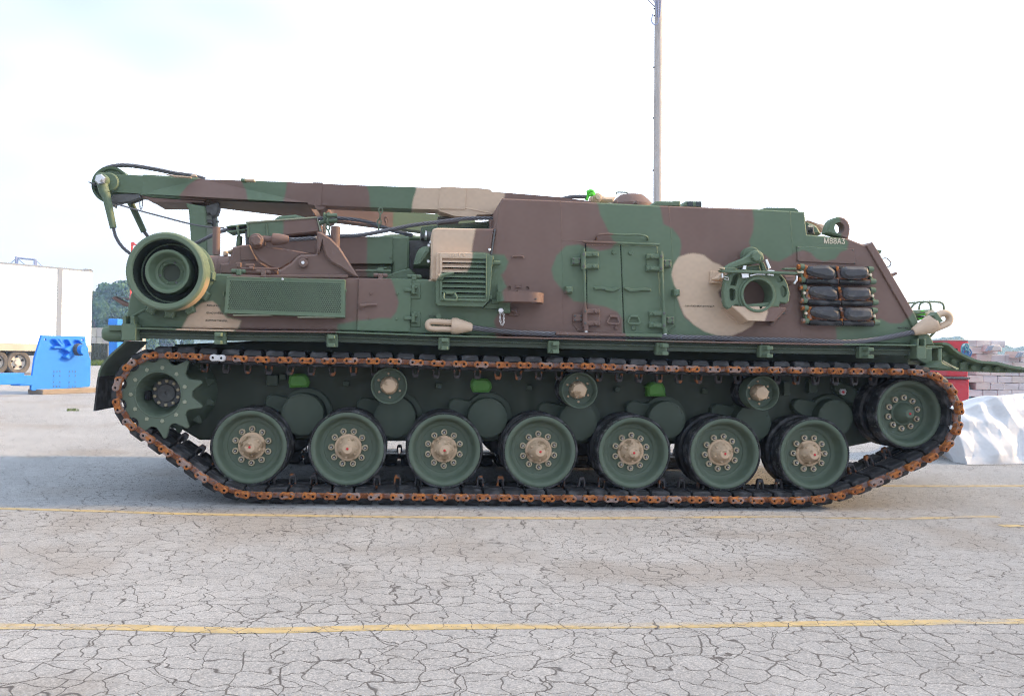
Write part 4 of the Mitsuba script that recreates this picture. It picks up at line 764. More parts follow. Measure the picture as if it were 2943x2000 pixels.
for q in (-110, -60, 10, 70, 130, 195): part(sw, 'bolt', cyl(scn + np.array([math.cos(math.radians(q)), math.sin(math.radians(q))]) * 92 * sk_, .010, -.172, -.158, 10), 'hub_dark' if q in (-60, 70, 195) else 'green')
for x, y in ((1205, 1140), (1150, 1320), (1010, 1450), (825, 1490), (660, 1450), (1140, 975)): 
    c_ = dx(1, x, y, -.08); dv = scn - c_; dv /= np.linalg.norm(dv); n_ = np.array([-dv[1], dv[0]])
    part(sw, 'lug', prism(np.array([c_ + n_ * .035, c_ - n_ * .035, c_ - n_ * .05 + dv * .16, c_ + n_ * .05 + dv * .16]), -.09, -.005, .012), 'green')
part(V, 'wheel_mount', lathe([(0, -.08), (.16, -.08), (.17, -.05), (.24, -.05), (.27, -.03), (.27, 0.0)], scn + np.array([.06, .02]), 40), 'green')
# tow cable along the ledge, with an eye socket at each end
tc = thing('tow_cable', 'long tow cable with tan eye sockets lying along the hull ledge', 'tow cable'); TY = -.085
P = np.vstack([pts(2, '1318,1340 1500,1362 1750,1384 2000,1396 2200,1404', TY), pts(3, '0,1390 160,1402 400,1408 700,1414 1000,1418 1200,1422 1500,1428 1800,1434 2100,1440', TY), pts(4, '0,1206 300,1212 600,1222 850,1228 1000,1218 1150,1196 1290,1168 1415,1142', TY)])
o_ = np.array([True] * len(P)); P = P[np.argsort(P[:, 0])]
keep = [0]
for i in range(1, len(P)):
    if P[i, 0] - P[keep[-1], 0] > .12 or i == len(P) - 1: keep.append(i)
part(tc, 'rope', rope(P[keep], .0245), 'wire_rope', smooth=60)
def eye_socket(reg, neck, waist_, tip, Y, w0, w1, wide=.62):
    """Tapered cone then a U-shaped eye, from neck through waist to tip, all measured."""
    a_, b_, c_ = at(reg, *neck, Y), at(reg, *waist_, Y), at(reg, *tip, Y); d1 = (b_ - a_) / np.linalg.norm(b_ - a_); d2 = (c_ - b_) / np.linalg.norm(c_ - b_); n2 = np.array([-d2[2], 0, d2[0]])
    cone = tube(np.array([a_ - d1 * .012, a_, b_ - d1 * .02, b_ + d1 * .02]), [w0 * .8, w0, w1, w1 * .92], 24)
    ln = np.linalg.norm(c_ - b_); q = np.linspace(-np.pi / 2, np.pi / 2, 11); rr = w1 * wide
    U_ = np.vstack([[b_ - d1 * .01 - n2 * rr], [b_ + d2 * (ln - rr) * .5 - n2 * rr], *[[b_ + d2 * (ln - rr + rr * math.cos(z)) + n2 * rr * math.sin(z)] for z in q], [b_ + d2 * (ln - rr) * .5 + n2 * rr], [b_ - d1 * .01 + n2 * rr]])
    loop = tube(spline(U_, .012), w1 * .36, 14); loop.vertices[:, 1] = Y + (loop.vertices[:, 1] - Y) * 1.35
    return cat(cone, loop)
part(tc, 'eye_socket', eye_socket(2, (1316, 1336), (1172, 1326), (955, 1318), TY, .038, .074, .42), 'tan')
part(tc, 'eye_socket', eye_socket(4, (1405, 1140), (1556, 1075), (1698, 1015), TY, .040, .085), 'tan')
part(V, 'cable_rest', slab(4, '1440,1160 1480,1150 1530,1165 1565,1225 1570,1250 1440,1250', -.06, .0, .006), 'green'); part(V, 'cable_stay', tube(pts(4, '1575,1145 1530,1192', -.0), .012, 8), 'green')
part(V, 'cable_clamp', slab(13, '935,440 1010,370 1130,545 1020,600', -.16, -.05, .008), 'green'); part(V, 'clamp_base', slab(13, '920,605 1060,560 1090,590 930,640', -.10, .0, .01), 'green')
# headlight guard in front of the driver
hg = group(V, 'headlight_guard'); 
hoops = [(13, '1140,425 1138,330 1122,230 1085,198 1020,185 930,180 740,182 640,190 560,240 515,300', .35), (13, '890,330 882,240 850,192 800,185', .2), (13, '668,330 680,240 715,200 760,185', .5), (13, '465,205 600,196', .5)]
scene[hg] = mikit.ply(cat(*[tube(spline(pts(r, s, Y), .015) if len(s.split()) > 2 else pts(r, s, Y), .009, 8) for r, s, Y in hoops]), 'green', smooth=30)
hl = part(V, 'headlight', cat(slab(13, '570,385 640,335 960,322 975,400 860,440 620,450', .25, .45, .03), slab(13, '620,450 830,450 800,490 660,540', .3, .45, .02)), 'green'); part(hl, 'lens_tape', cat(slab(13, '690,340 800,335 740,365', .235, .25, 0), slab(13, '640,425 850,395 860,420 690,430', .235, .25, 0), slab(13, '640,490 800,478 770,500 690,515', .285, .3, 0)), 'lime_strap', 'bright green tape on the headlight')
for x, y in ((868, 412), (920, 380)): part(hl, 'reflector', cyl(dx(13, x, y, .2), .022, .2, .25), 'stencil')
# mouth of the front hull and the dozer blade arm
part(V, 'front_shelf', slab(4, '1512,1262 1560,1256 1640,1262 1660,1272 1512,1275', -.12, .5, .004), 'green'); part(V, 'front_cheek', slab(4, '1606,1278 1640,1276 1640,1386 1606,1386', -.10, .0, .006), 'green')
part(V, 'front_plate', slab(4, '1512,1275 1610,1275 1640,1386 1790,1450 1740,1470 1560,1440 1440,1380 1440,1270', .35, .5, .01), 'green'); part(V, 'front_knee', slab(4, '1555,1440 1600,1420 1640,1390 1790,1455 1750,1468 1620,1462', .15, .45, .02), 'green'); part(V, 'front_rib', tube(pts(4, '1640,1384 1745,1446', .14), .008, 8), 'edge_paint')
bl = part(V, 'blade', prism(xz(4, '1550,1242 1680,1240 1750,1292 1835,1340 1920,1376 2000,1392 2080,1396 2150,1410 2240,1432 2420,1452 2420,1484 2240,1484 2080,1482 1880,1472 1790,1464 1640,1392 1640,1300', .6), .6, 2.7, .012), 'green', 'green dozer blade edge curving out past the bow')
part(bl, 'top_flange', sheet(4, '1640,1238 1690,1246 1750,1296 1835,1345 1920,1381 2000,1397 2080,1401 2150,1415 2240,1437 2420,1458', .44, .62, .022), 'green')
for x, y in ((1655, 1330), (1742, 1385), (1905, 1440), (2005, 1450), (2105, 1450), (2205, 1455), (2300, 1456)): part(bl, 'bolt', cyl(dx(4, x, y, .55), px(4, x, y, 25, .55), .55, .61, 18, .008), 'green')
part(bl, 'rib', slab(4, '1790,1400 1850,1380 1860,1392 1810,1460 1790,1460', .56, .6, .006), 'green')
# snatch block on its rack
sb = thing('snatch_block', 'green ring-shaped snatch block hung on the hull side', 'snatch block'); BY = -.22
out = '1560,905 1545,960 1535,1040 1538,1110 1550,1160 1580,1185 1640,1150 1700,1168 2000,1168 2010,1130 2060,1140 2085,1120 2090,1050 2075,980 2050,930 2010,890 1960,872 1640,872'
pol = lambda s: xz(3, s, BY)
scene[sb] = mikit.ply(prism(pol(out), BY, BY + .05, .008, [np.array([at(3, 1825 + 150 * math.cos(q), 1065 + 150 * math.sin(q), BY)[[0, 2]] for q in np.arange(32) * math.pi / 16]), pol('1590,985 1615,915 1640,890 1665,895 1660,930 1640,992'), pol('1585,1020 1600,1012 1632,1020 1638,1030 1635,1100 1620,1118 1600,1115 1588,1095'), pol('1960,890 1990,885 2020,915 2035,940 2030,955 1990,965'), pol('2010,1000 2025,990 2050,992 2065,1020 2065,1060 2050,1085 2030,1085 2015,1070')]), 'green', smooth=30)
bc = dx(3, 1825, 1065, BY - .03); bk_ = px(3, 1825, 1065, 1, BY)
part(sb, 'sheave', lathe([(125 * bk_, BY + .16), (125 * bk_, BY - .03), (129 * bk_, BY - .035), (143 * bk_, BY - .035), (147 * bk_, BY - .028), (148 * bk_, BY - .012), (160 * bk_, BY - .01), (164 * bk_, BY + .0), (164 * bk_, BY + .16)], bc, 56), 'green')
part(sb, 'back_cheek', prism(xz(3, out, BY + .1), BY + .10, BY + .16, .006, [np.array([at(3, 1825 + 140 * math.cos(q), 1065 + 140 * math.sin(q), BY + .1)[[0, 2]] for q in np.arange(32) * math.pi / 16])]), 'green')
part(sb, 'pin_arm', prism(pol('1520,855 1545,835 1600,800 1700,760 1740,735 1765,705 1800,692 1840,700 1868,725 1876,770 1850,800 1800,805 1740,812 1660,835 1600,860'), BY - .01, BY + .05, .014), 'green')
part(sb, 'pin_arm_back', cyl(dx(3, 1770, 740, BY + .09), 75 * bk_, BY + .08, BY + .16, 32, .01), 'green'); part(sb, 'pin_nut', hexbolt(dx(3, 1817, 745, BY - .05), 44 * bk_, BY - .05, BY - .01), 'green')
part(sb, 'yoke', cat(prism(pol('1850,800 1872,790 1900,860 1870,868'), BY, BY + .05, .005), prism(pol('1715,825 1735,815 1735,868 1712,868'), BY, BY + .05, .005), prism(pol('1690,830 1860,812 1870,870 1690,870'), BY + .06, BY + .14, .005)), 'green')
for s in ('1868,780 1885,772 1918,845 1896,856', '1687,828 1712,826 1708,860 1680,858', '1670,890 1730,888 1735,925 1680,930', '1890,862 1945,866 1938,912 1885,905', '1740,905 1800,892 1870,896 1868,904 1800,902 1745,914'): part(sb, 'strap', prism(pol(s), BY - .045, BY - .036 + .01, .001), 'bright_steel')
rk = part(V, 'block_bar', slab(3, '1505,862 1545,854 2150,876 2170,886 2150,896 1530,878', -.30, -.24, .004), 'green')
for x in (1545, 2045): part(rk, 'pad', rect(3, x, 842, x + 100, 856, -.30, -.24), 'green')
for x in (1585, 1605, 2070, 2090): part(rk, 'bolt', cyl(dx(3, x, 884, -.28), .008, -.28, -.26, 10), 'green')
for s in ('1508,845 1530,835 1550,845 1545,858', '2150,868 2190,872 2195,885 2160,888'): part(rk, 'clip', prism(xz(3, s, -.31), -.31, -.27, .004), 'zinc')
part(V, 'rack_bracket', cat(slab(3, '1425,868 1530,872 1520,970 1425,964', -.02, 0, .004), slab(3, '1440,950 1525,955 1525,968 1440,965', -.09, -.01, .003), slab(3, '1480,930 1540,880 1550,890 1500,945', -.16, -.01, .004)), 'camo'); part(V, 'rack_bracket', cat(slab(3, '2045,905 2140,905 2135,960 2050,955', -.14, 0, .01), slab(3, '2055,955 2125,960 2125,978 2055,972', -.10, 0, .004)), 'brown')
part(V, 'locking_pin', cat(tube(pts(3, '1524,888 1526,925', -.28), .010, 8), tube(pts(3, '1540,915 1575,922 1578,945 1560,940 1540,932', -.28), .005, 6)), 'bright_steel'); part(V, 'locking_pin', cat(tube(pts(3, '2146,908 2144,950', -.28), .011, 8), tube(pts(3, '2144,945 2130,965 2125,975', -.28), .012, 8)), 'bright_steel')
tr = part(V, 'block_tray', prism(xz(3, '1610,1160 1835,1162 1842,1182 1858,1182 1866,1164 2055,1172 1955,1288 1745,1282', -.24), -.24, -.225, .003), 'camo')
a3 = pts(3, '1745,1282 1955,1288', -.24); b3 = pts(3, '1710,1306 1930,1322', -.01)
def quadplate(P4, t=.012):
    P4 = np.asarray(P4); n_ = np.cross(P4[1] - P4[0], P4[3] - P4[0]); n_ /= np.linalg.norm(n_); Vv = np.vstack([P4 + n_ * t / 2, P4 - n_ * t / 2]); m_ = trimesh.convex.convex_hull(Vv); return m_
part(tr, 'left_wing', quadplate([at(3, 1610, 1160, -.235), at(3, 1745, 1282, -.235), at(3, 1690, 1305, -.01), at(3, 1545, 1182, -.01)]), 'camo'); part(tr, 'right_wing', quadplate([at(3, 2055, 1172, -.235), at(3, 1955, 1288, -.235), at(3, 1915, 1318, -.01), at(3, 2040, 1205, -.01)]), 'camo')
part(tr, 'left_flange', slab(3, '1520,1184 1545,1182 1720,1300 1712,1310 1660,1308', -.012, .0, .003), 'camo'); part(tr, 'right_flange', slab(3, '2050,1196 2082,1200 2076,1212 1945,1325 1915,1318', -.012, .0, .003), 'camo')
for x, y in ((1568, 1205), (1620, 1245), (1668, 1285)): bolt_at(tr, 3, x, y, .009, -.02, -.01, 'camo', hexa=False)
for x, y in ((2042, 1218), (1998, 1256), (1950, 1296)): bolt_at(tr, 3, x, y, .012, -.022, -.01, 'hub_dark')
# spare track shoes
for (x0, y0_, lab) in ((430, 583, 'topmost rusty spare track shoe on the sloped front side'), (448, 757, 'middle one of three spare track shoes below the cover plate'), (462, 926, 'lowest rusty spare track shoe, nearest the tow cable')):
    t = thing('spare_track_shoe', lab, 'track shoe', 'spare track shoes on the hull side'); A = lambda x, y, Y=-.10: at(4, x0 + x, y0_ + y, Y)
    X = lambda s, Y: xz(4, ' '.join(f'{x0+float(a.split(",")[0]):.1f},{y0_+float(a.split(",")[1]):.1f}' for a in s.split()), Y)
    scene[t] = mikit.ply(cat(prism(X('60,2 330,6 335,150 330,160 70,155 55,140', -.06), -.06, -.01, .008), prism(X('345,12 590,20 600,150 590,165 350,160 340,140', -.06), -.06, -.01, .008), tube(np.array([A(68, 138, -.07), A(335, 143, -.07)]), .025, 14), tube(np.array([A(345, 143, -.07), A(600, 150, -.07)]), .025, 14), tube(np.array([A(60, 22, -.06), A(600, 40, -.06)]), .02, 14)), 'rubber_worn', smooth=30)
    [part(t, 'corner', prism(X(s, -.085), -.085, -.03, .008), 'rust') for s in ('62,8 95,10 85,60 98,110 75,130 58,90', '325,10 350,14 345,60 322,30', '335,105 355,105 352,160 330,155')]
    part(t, 'pin', tube(np.array([A(10, 18, -.06), A(620, 40, -.06)]), .018, 12), 'rust'); part(t, 'pin', tube(np.array([A(18, 125, -.06), A(640, 140, -.06)]), .018, 12), 'rust')
    for rx, ry in ((10, 18), (18, 125), (620, 40), (640, 140)): part(t, 'pin_end', tube(np.array([A(rx - 10, ry, -.06), A(rx + 12, ry, -.06)]), .023, 14), 'rust' if rx < 100 else 'green')
    for rx, ry in ((38, 18), (45, 125), (605, 38), (622, 140)): part(t, 'clamp', tube(np.array([A(rx - 16, ry, -.06), A(rx + 16, ry, -.06)]), .027, 16), 'green')
    for s, bx, by in (('28,20 52,22 48,70 62,120 40,124 30,70', 46, 62), ('600,42 622,44 618,80 640,140 615,138 608,85', 615, 85)):
        c_ = part(t, 'strap', prism(X(s, -.07), -.07, -.03, .005), 'green'); part(t, 'strap_bolt', cyl(A(bx, by, -.09)[[0, 2]], .013, -.09, -.065, 12, .002), 'stencil')
    for k_, (s, in_) in enumerate((('85,45 100,18 125,8 250,6 270,12 318,50 322,90 310,112 300,118 250,118 120,88 92,70', 0), ('368,50 380,25 410,14 560,18 590,28 602,60 600,92 575,110 450,122 400,112 375,90', 0))):
        outl = X(s, -.115); cc_ = outl.mean(0); part(t, 'pad', prism(outl, -.135, -.055, .028), 'pad_rubber', smooth=False); base_ = cc_ + (outl - cc_) * 1.13 - np.array([0, .006]); part(t, 'pad_base', prism(base_, -.078, -.05, .006), 'rust_dark')
# green strap on the roof, cable on the roof
thing('tie_down_strap', 'bright green strap tied round the cable on the roof', 'strap', None, cat(tube(spline(pts(3, '392,276 402,250 410,225 428,208 450,215 456,235', .72), .012), .016, 8), tube(spline(pts(3, '400,215 425,200 448,210 440,232 415,236', .70), .01), .015, 8), tube(pts(3, '405,240 398,276', .70), .012, 8), tube(spline(pts(3, '418,240 435,222 452,240', .69), .01), .013, 8)), 'lime_strap')
rope_thing('roof_cable', 'short length of steel cable lying on the roof before the cupola', 'cable', pts(3, '150,280 230,258 280,250 330,248 395,252', .72), .018)
# ---------------------------------------------------------------- ground
def cells(x, y):
    """(distance to the nearest edge of the cell, a random number of the cell) of an irregular cell pattern."""
    x, y = mi.Float(x), mi.Float(y); fx, fy = dr.floor(x), dr.floor(y); best, bx, by, rr = mi.Float(9), mi.Float(0), mi.Float(0), mi.Float(0)
    seeds = []
    for i in (-1, 0, 1):
        for j in (-1, 0, 1):
            qx, qy = fx + i, fy + j; sx, sy = qx + .1 + .8 * cell_rand(qx, qy, 1) - x, qy + .1 + .8 * cell_rand(qx, qy, 2) - y; seeds.append((sx, sy)); d = sx * sx + sy * sy
            near = d < best; best = dr.select(near, d, best); bx = dr.select(near, sx, bx); by = dr.select(near, sy, by); rr = dr.select(near, cell_rand(qx, qy, 3), rr)
    edge = mi.Float(9)
    for sx, sy in seeds:
        ex, ey = sx - bx, sy - by; L2 = ex * ex + ey * ey
        e = ((sx + bx) * ex + (sy + by) * ey) * .5 * dr.rsqrt(dr.maximum(L2, 1e-8)); edge = dr.minimum(edge, dr.select(L2 > 1e-6, e, 9))
    return edge, rr
def asphalt(p, n, uv):
    x, y = p.x, p.y
    w1, w2 = fbm(x * 2.3, y * 2.3, 1.0), fbm(x * 2.3 + 31, y * 2.3 + 17, 5.0)
    v1, v2 = noise(x * 16, y * 16, 2.0), noise(x * 16 + 9, y * 16 + 4, 8.0)
    gx, gy = x + 0.10 * (w1 - .5) + .055 * (v1 - .5), y + 0.10 * (w2 - .5) + .055 * (v2 - .5)
    near = dr.clip((y + 8.15) / 9.0, 0.0, 1.6)
    wide = 0.40 + 0.75 * noise(x * 3.1, y * 3.1, 7.0)
    d1, r = cells(gx * 6.2 + 0.9 * noise(x * .8, y * .8, 31.0), gy * 7.0 + 0.9 * noise(x * .8 + 5, y * .8, 37.0))
    small = smoothstep(0.048 * wide, 0.008, d1) * smoothstep(0.29, 0.58, fbm(x * .35 + 4, y * .35, 2.0) + 0.045 * (x + 4.0))
    d2, r2 = cells(gx * 2.7 + 7 + 0.8 * noise(x * .5, y * .5, 41.0), gy * 3.3 + 3 + 0.8 * noise(x * .5, y * .5, 43.0))
    big = smoothstep(0.021 * wide, 0.003, d2) * smoothstep(0.22, 0.42, noise(x * .9, y * .9, 4.0) + .2)
    crack = dr.clip(dr.maximum(small * .95, big), 0, 1)
    grit = noise(x * 170, y * 170); grit2 = noise(x * 75, y * 75, 3.0); tone = fbm(x * .28, y * .28, 11.0); tone2 = fbm(x * 1.7, y * 1.7, 13.0)
    c = mi.Color3f(0.238, 0.245, 0.253) * (0.80 + 0.22 * tone + 0.22 * tone2) * (0.64 + 0.50 * grit + 0.22 * grit2)
    c = c * (0.96 + 0.08 * r)
    c = mix(c, mi.Color3f(0.42, 0.41, 0.40), 0.5 * smoothstep(0.80, 0.92, grit))
    stain = smoothstep(0.60, 0.78, fbm(x * .8 + 9, y * .8, 21.0)); c = mix(c, mi.Color3f(0.17, 0.15, 0.13), 0.4 * stain)
    return mix(c, mi.Color3f(0.050, 0.047, 0.048), 0.88 * crack)
bsdf('asphalt', asphalt, 0.9, spec=0.25)
def line_paint(p, n, uv):
    base = asphalt(p, n, uv); lum = mi.luminance(base)
    wear = smoothstep(0.52, 0.74, fbm(p.x * 1.3 + 4, p.y * 9, 2.0)) * .8 + .30 * smoothstep(0.45, 0.8, noise(p.x * 85, p.y * 85))
    col = mi.Color3f(0.375, 0.295, 0.150) * (0.85 + 0.25 * noise(p.x * 25, p.y * 25))
    col = mix(col, base, dr.clip(wear, 0, .85)); return dr.select(lum < 0.095, base, col)
bsdf('line_paint', line_paint, 0.8)
gs = 900.0
structure('ground', trimesh.Trimesh(np.array([(-gs, -60, 0), (gs, -60, 0), (gs, 1500, 0), (-gs, 1500, 0.0)]), np.array([[0, 1, 2], [0, 2, 3]]), process=False), 'asphalt')
def line(key, uv, w, label=None):
    P = np.array([ground_at(u, v)[:2] for u, v in uv]); P = spline(P, .12); t = np.gradient(P, axis=0); t /= np.linalg.norm(t, axis=1, keepdims=True); n = np.stack([-t[:, 1], t[:, 0]], 1)
    j = 1 + .14 * (meshkit.noise(np.column_stack([P * 5, P[:, :1] * 0])) - .5)[:, None]
    A, B_ = P + n * w / 2 * j, P - n * w / 2 * j; m = len(P); V_ = np.vstack([np.column_stack([np.vstack([A, B_]), np.full(2 * m, .003)]), np.column_stack([np.vstack([A, B_]), np.full(2 * m, -.02)])]); i = np.arange(m - 1)
    structure(key, trimesh.Trimesh(V_, np.vstack([np.stack([i, m + i, m + i + 1], 1), np.stack([i, m + i + 1, i + 1], 1), np.stack([m + i, 3 * m + i, 3 * m + i + 1], 1), np.stack([m + i, 3 * m + i + 1, m + i + 1], 1), np.stack([i, i + 1, 2 * m + i + 1], 1), np.stack([i, 2 * m + i + 1, 2 * m + i], 1)]), process=False), 'line_paint')
line('line_marking', [(-200, 1797), (0, 1800), (400, 1804), (700, 1812), (1000, 1806), (1472, 1800), (2000, 1796), (2943, 1786), (3150, 1785)], .088)
line('line_marking_001', [(-200, 1454), (0, 1461), (250, 1468), (545, 1477), (800, 1481), (1200, 1486), (1600, 1489), (2000, 1487), (2300, 1485), (2480, 1489), (2640, 1489), (2865, 1484)], .078)
line('line_marking_002', [(2330, 1392), (2560, 1396), (2943, 1396), (3200, 1396)], .10)
line('line_marking_003', [(2875, 1511), (3000, 1511), (3200, 1511)], .09)
scene_done = True
# ---------------------------------------------------------------- background, left
def D(reg, x, y, Z): return deep(*nat(reg, x, y), Z)
def box_between(p, q, depth, h0, h1, c=0.0):
    """A box whose front bottom edge runs from p to q on the ground plan, reaching depth metres behind it."""
    e = (q - p)[:2]; L_ = np.linalg.norm(e); e = e / L_; n_ = np.array([-e[1], e[0]]); m_ = box(0, L_, 0, depth, h0, h1, c); v = m_.vertices.copy()
    m_.vertices = np.column_stack([p[0] + v[:, 0] * e[0] + v[:, 1] * n_[0], p[1] + v[:, 0] * e[1] + v[:, 1] * n_[1], v[:, 2]]); return m_
def local(p, q):
    e = (q - p)[:2]; L_ = np.linalg.norm(e); e = e / L_; n_ = np.array([-e[1], e[0]])
    def put(m_):
        v = m_.vertices.copy(); m_.vertices = np.column_stack([p[0] + v[:, 0] * e[0] + v[:, 1] * n_[0], p[1] + v[:, 0] * e[1] + v[:, 1] * n_[1], v[:, 2]]); return m_
    return put, L_
bsdf('trailer_white', worn((0.74, 0.78, 0.82), 0.05, 0.03), 0.5); bsdf('trailer_grey', (0.24, 0.28, 0.34), 0.5); bsdf('cream', worn((0.50, 0.46, 0.38), 0.2, 0.1), 0.7)
bsdf('sky_blue', worn((0.025, 0.22, 0.72), 0.06, 0.01), 0.45); bsdf('tyre_grey', worn((0.09, 0.085, 0.08), 0.3, 0.15), 0.8); bsdf('wheel_white', worn((0.55, 0.53, 0.50), 0.2, 0.1), 0.5)
def wood(p, n, uv): return mix(mi.Color3f(0.36, 0.30, 0.24), mi.Color3f(0.20, 0.16, 0.12), fbm(p.x * 6, p.y * 6, p.z * 40))
bsdf('timber', wood, 0.85)
pl, pr = D(15, 0, 600, 38.0), D(15, 768, 600, 41.2); e_ = (pr - pl) / np.linalg.norm(pr - pl); pl2 = pl - e_ * 7.5; put, TL = local(pl2, pr)
ztop, zbot = D(15, 0, 163, 38.0)[2], D(15, 0, 838, 38.0)[2]
tr = thing('box_trailer', 'long white box trailer parked behind the blue steel frame', 'trailer')
U_ = lambda x: np.linalg.norm((D(15, x, 600, 38.0 + 3.2 * x / 768) - pl2)[:2])
x1, x2 = U_(470), U_(508)
part(tr, 'body', put(box(0, TL, .02, 2.5, zbot, ztop, .02)), 'trailer_white', smooth=False)
part(tr, 'wall_panel', put(box(-.01, x1, -.01, .02, zbot, ztop)), 'trailer_white', smooth=False); part(tr, 'wall_panel', put(box(x2, TL + .01, -.01, .02, zbot, ztop)), 'trailer_white', smooth=False)
part(tr, 'corner_post', put(cat(box(x1, x2, -.03, .015, zbot, ztop - .25), box(x1, x2, -.04, .015, ztop - .25, ztop - .02))), 'trailer_grey', 'pale grey vertical post between the white panels')
part(tr, 'roof_rail', put(box(-.02, TL + .02, -.025, .03, ztop - .04, ztop + .03)), 'trailer_grey'); part(tr, 'side_rail', put(box(-.02, TL + .02, -.03, .06, zbot - .30, zbot)), 'cream'); part(tr, 'corner_light', put(box(TL - .32, TL - .02, .02, .2, ztop + .031, ztop + .07)), 'hub_dark')
part(tr, 'underframe', put(box(0, TL - .4, .4, 2.1, zbot - .5, zbot - .28)), 'hub_dark')
for x in (172, -12, -330):
    s_ = U_(x); zw = max(.50, D(15, 172, 1000, 38.6)[2]); w = group(tr, 'wheel'); m_ = lathe([(.30, .06), (.34, .0), (.46, -.02), (.52, .04), (.53, .12), (.53, .6), (.3, .6)], (0, 0), 40)
    xo, yo = s_ if x > -50 else U_(0) + (x / 2.925) / 2650 * 38 * 1.0, 0
    def wput(mm): mm = mm.copy(); mm.apply_translation((xo, .10, zw)); return put(mm)
    scene[w] = mikit.ply(wput(m_), 'tyre_grey', smooth=40); part(w, 'rim', wput(lathe([(.335, .02), (.32, .10), (.25, .16), (.14, .14), (.12, .04), (.0, .03)], (0, 0), 32)), 'wheel_white')
    for q in range(5): a_ = q * 2 * math.pi / 5 + .4; part(w, 'vent', wput(cyl((.235 * math.cos(a_), .235 * math.sin(a_)), .045, .10, .15, 10)), 'black')
# blue steel frame: upright plate on timbers with a beam to its left
pa, pb = D(15, 262, 1225, 24.2), D(15, 760, 1190, 26.0); put, PL = local(pa, pb); zb_ = pa[2]
PX = lambda x, y: np.array([np.interp(x, [262, 760], [0, PL]), np.interp(0, [0], [0]) + D(15, x, y, np.interp(x, [262, 760], [24.2, 26.0]))[2]])
bf = thing('blue_steel_frame', 'bright blue steel spreader frame standing on timber blocks', 'lifting frame')
O_ = lambda s: np.array([PX(*map(float, a.split(','))) for a in s.split()])
cir = lambda x, y, r: np.array([PX(x + r * math.cos(q), y + r * math.sin(q)) for q in np.arange(12) * math.pi / 6])
part(bf, 'plate', put(prism(O_('335,772 704,782 716,870 740,930 757,980 762,1188 750,1202 700,1206 280,1237 258,1228 254,1180 285,960'), 0, .06, .006, [cir(364, 806, 10), cir(682, 810, 10)])), 'sky_blue', smooth=25)
for s in ('415,800 430,800 495,862 470,866', '445,803 462,805 500,850 492,862', '522,806 540,808 585,860 560,866', '610,808 632,808 690,862 668,862'): part(bf, 'rib', put(prism(O_(s), -.14, .0, .004)), 'sky_blue')
part(bf, 'shelf', put(prism(O_('415,862 500,860 500,875 415,878'), -.12, 0, .004)), 'sky_blue'); part(bf, 'bracket', put(prism(O_('490,885 560,850 585,880 585,925 530,970 500,950 540,915'), -.16, 0, .01)), 'sky_blue')
c_ = PX(600, 890); put2 = put; m_ = lathe([(0, -.42), (.13, -.42), (.13, -.30), (.15, -.29), (.15, -.12), (.12, -.10), (.12, 0)], (0, 0), 24); m_.apply_translation((c_[0], 0, c_[1])); part(bf, 'trunnion', put(m_), 'sky_blue'); m_ = lathe([(.152, -.30), (.165, -.28), (.165, -.14), (.152, -.12)], (c_[0], c_[1]), 24); part(bf, 'trunnion_ring', put(m_), 'hub_dark')
for x, y in [(x, y) for x in (440, 465, 490, 570, 597, 622) for y in (1075, 1110, 1165, 1200)]:
    if x in (465, 597) and y in (1110, 1165): continue
    c_ = PX(x, y); part(bf, 'bolt', put(cyl(c_, .014, -.02, 0, 8)), 'hub_dark')
ba, bb = D(15, 205, 1180, 23.6), D(15, -120, 1183, 22.4); 
part(bf, 'beam', box_between(bb, ba, .35, ba[2], D(15, 205, 1088, 23.6)[2], .01), 'sky_blue'); part(bf, 'joint', put(cat(box(-.40, .02, -.05, .30, D(15, 230, 1195, 24)[2], D(15, 230, 1110, 24)[2], .02))), 'sky_blue')
tb = thing('timber_block', 'weathered timber lying under the blue steel plate', 'timber', None, put(cat(box(.15, PL + .25, -.25, .30, 0.0, max(.06, zb_ - .005), .01))), 'timber', False)
# far yard: fence, post, wall, grass, masts
fa, fb = D(15, 760, 990, 70.0), D(15, 905, 990, 70.0); put, FL = local(fa, fb)
fn_ = thing('dark_fence', 'dark slatted fence panel beyond the trailer', 'fence'); zf = max(0, fa[2]); 
bsdf('dark_olive', worn((0.05, 0.055, 0.035), 0.2, 0.1), 0.8)
for i in range(12): part(fn_, 'slat', put(box(i * FL / 12 + .02, (i + 1) * FL / 12 - .02, 0, .1, 0, D(15, 830, 840, 70.0)[2])), 'dark_olive', smooth=False)
part(fn_, 'top_rail', put(box(-.05, FL + .05, .1, .16, D(15, 830, 852, 70.)[2], D(15, 830, 842, 70.)[2])), 'dark_olive', smooth=False)
bp_ = thing('blue_post', 'tall blue steel post standing behind the rear mudguard', 'post'); q0, q1 = D(15, 912, 920, 60.0), D(15, 985, 920, 60.0)
part(bp_, 'column', box_between(q0, q1, 1.0, 0, D(15, 940, 690, 60.)[2], .03), 'sky_blue'); part(bp_, 'cap_box', box_between(D(15, 908, 640, 60.), D(15, 990, 640, 60.), 1.2, D(15, 940, 690, 60.)[2] + .01, D(15, 940, 632, 60.)[2], .05), 'sky_blue')
bsdf('pale_wall', worn((0.48, 0.44, 0.40), 0.2, 0.1), 0.8); bsdf('grass', lambda p, n, uv: mi.Color3f(0.10, 0.15, 0.04) * (0.6 + 0.8 * noise(p.x * 3, p.y * 3)), 0.9)
yb = thing('storage_yard_wall', 'low pale wall and stacked goods in the far yard', 'wall'); y0_, y1_ = D(15, 700, 840, 110.), D(15, 1200, 840, 108.)
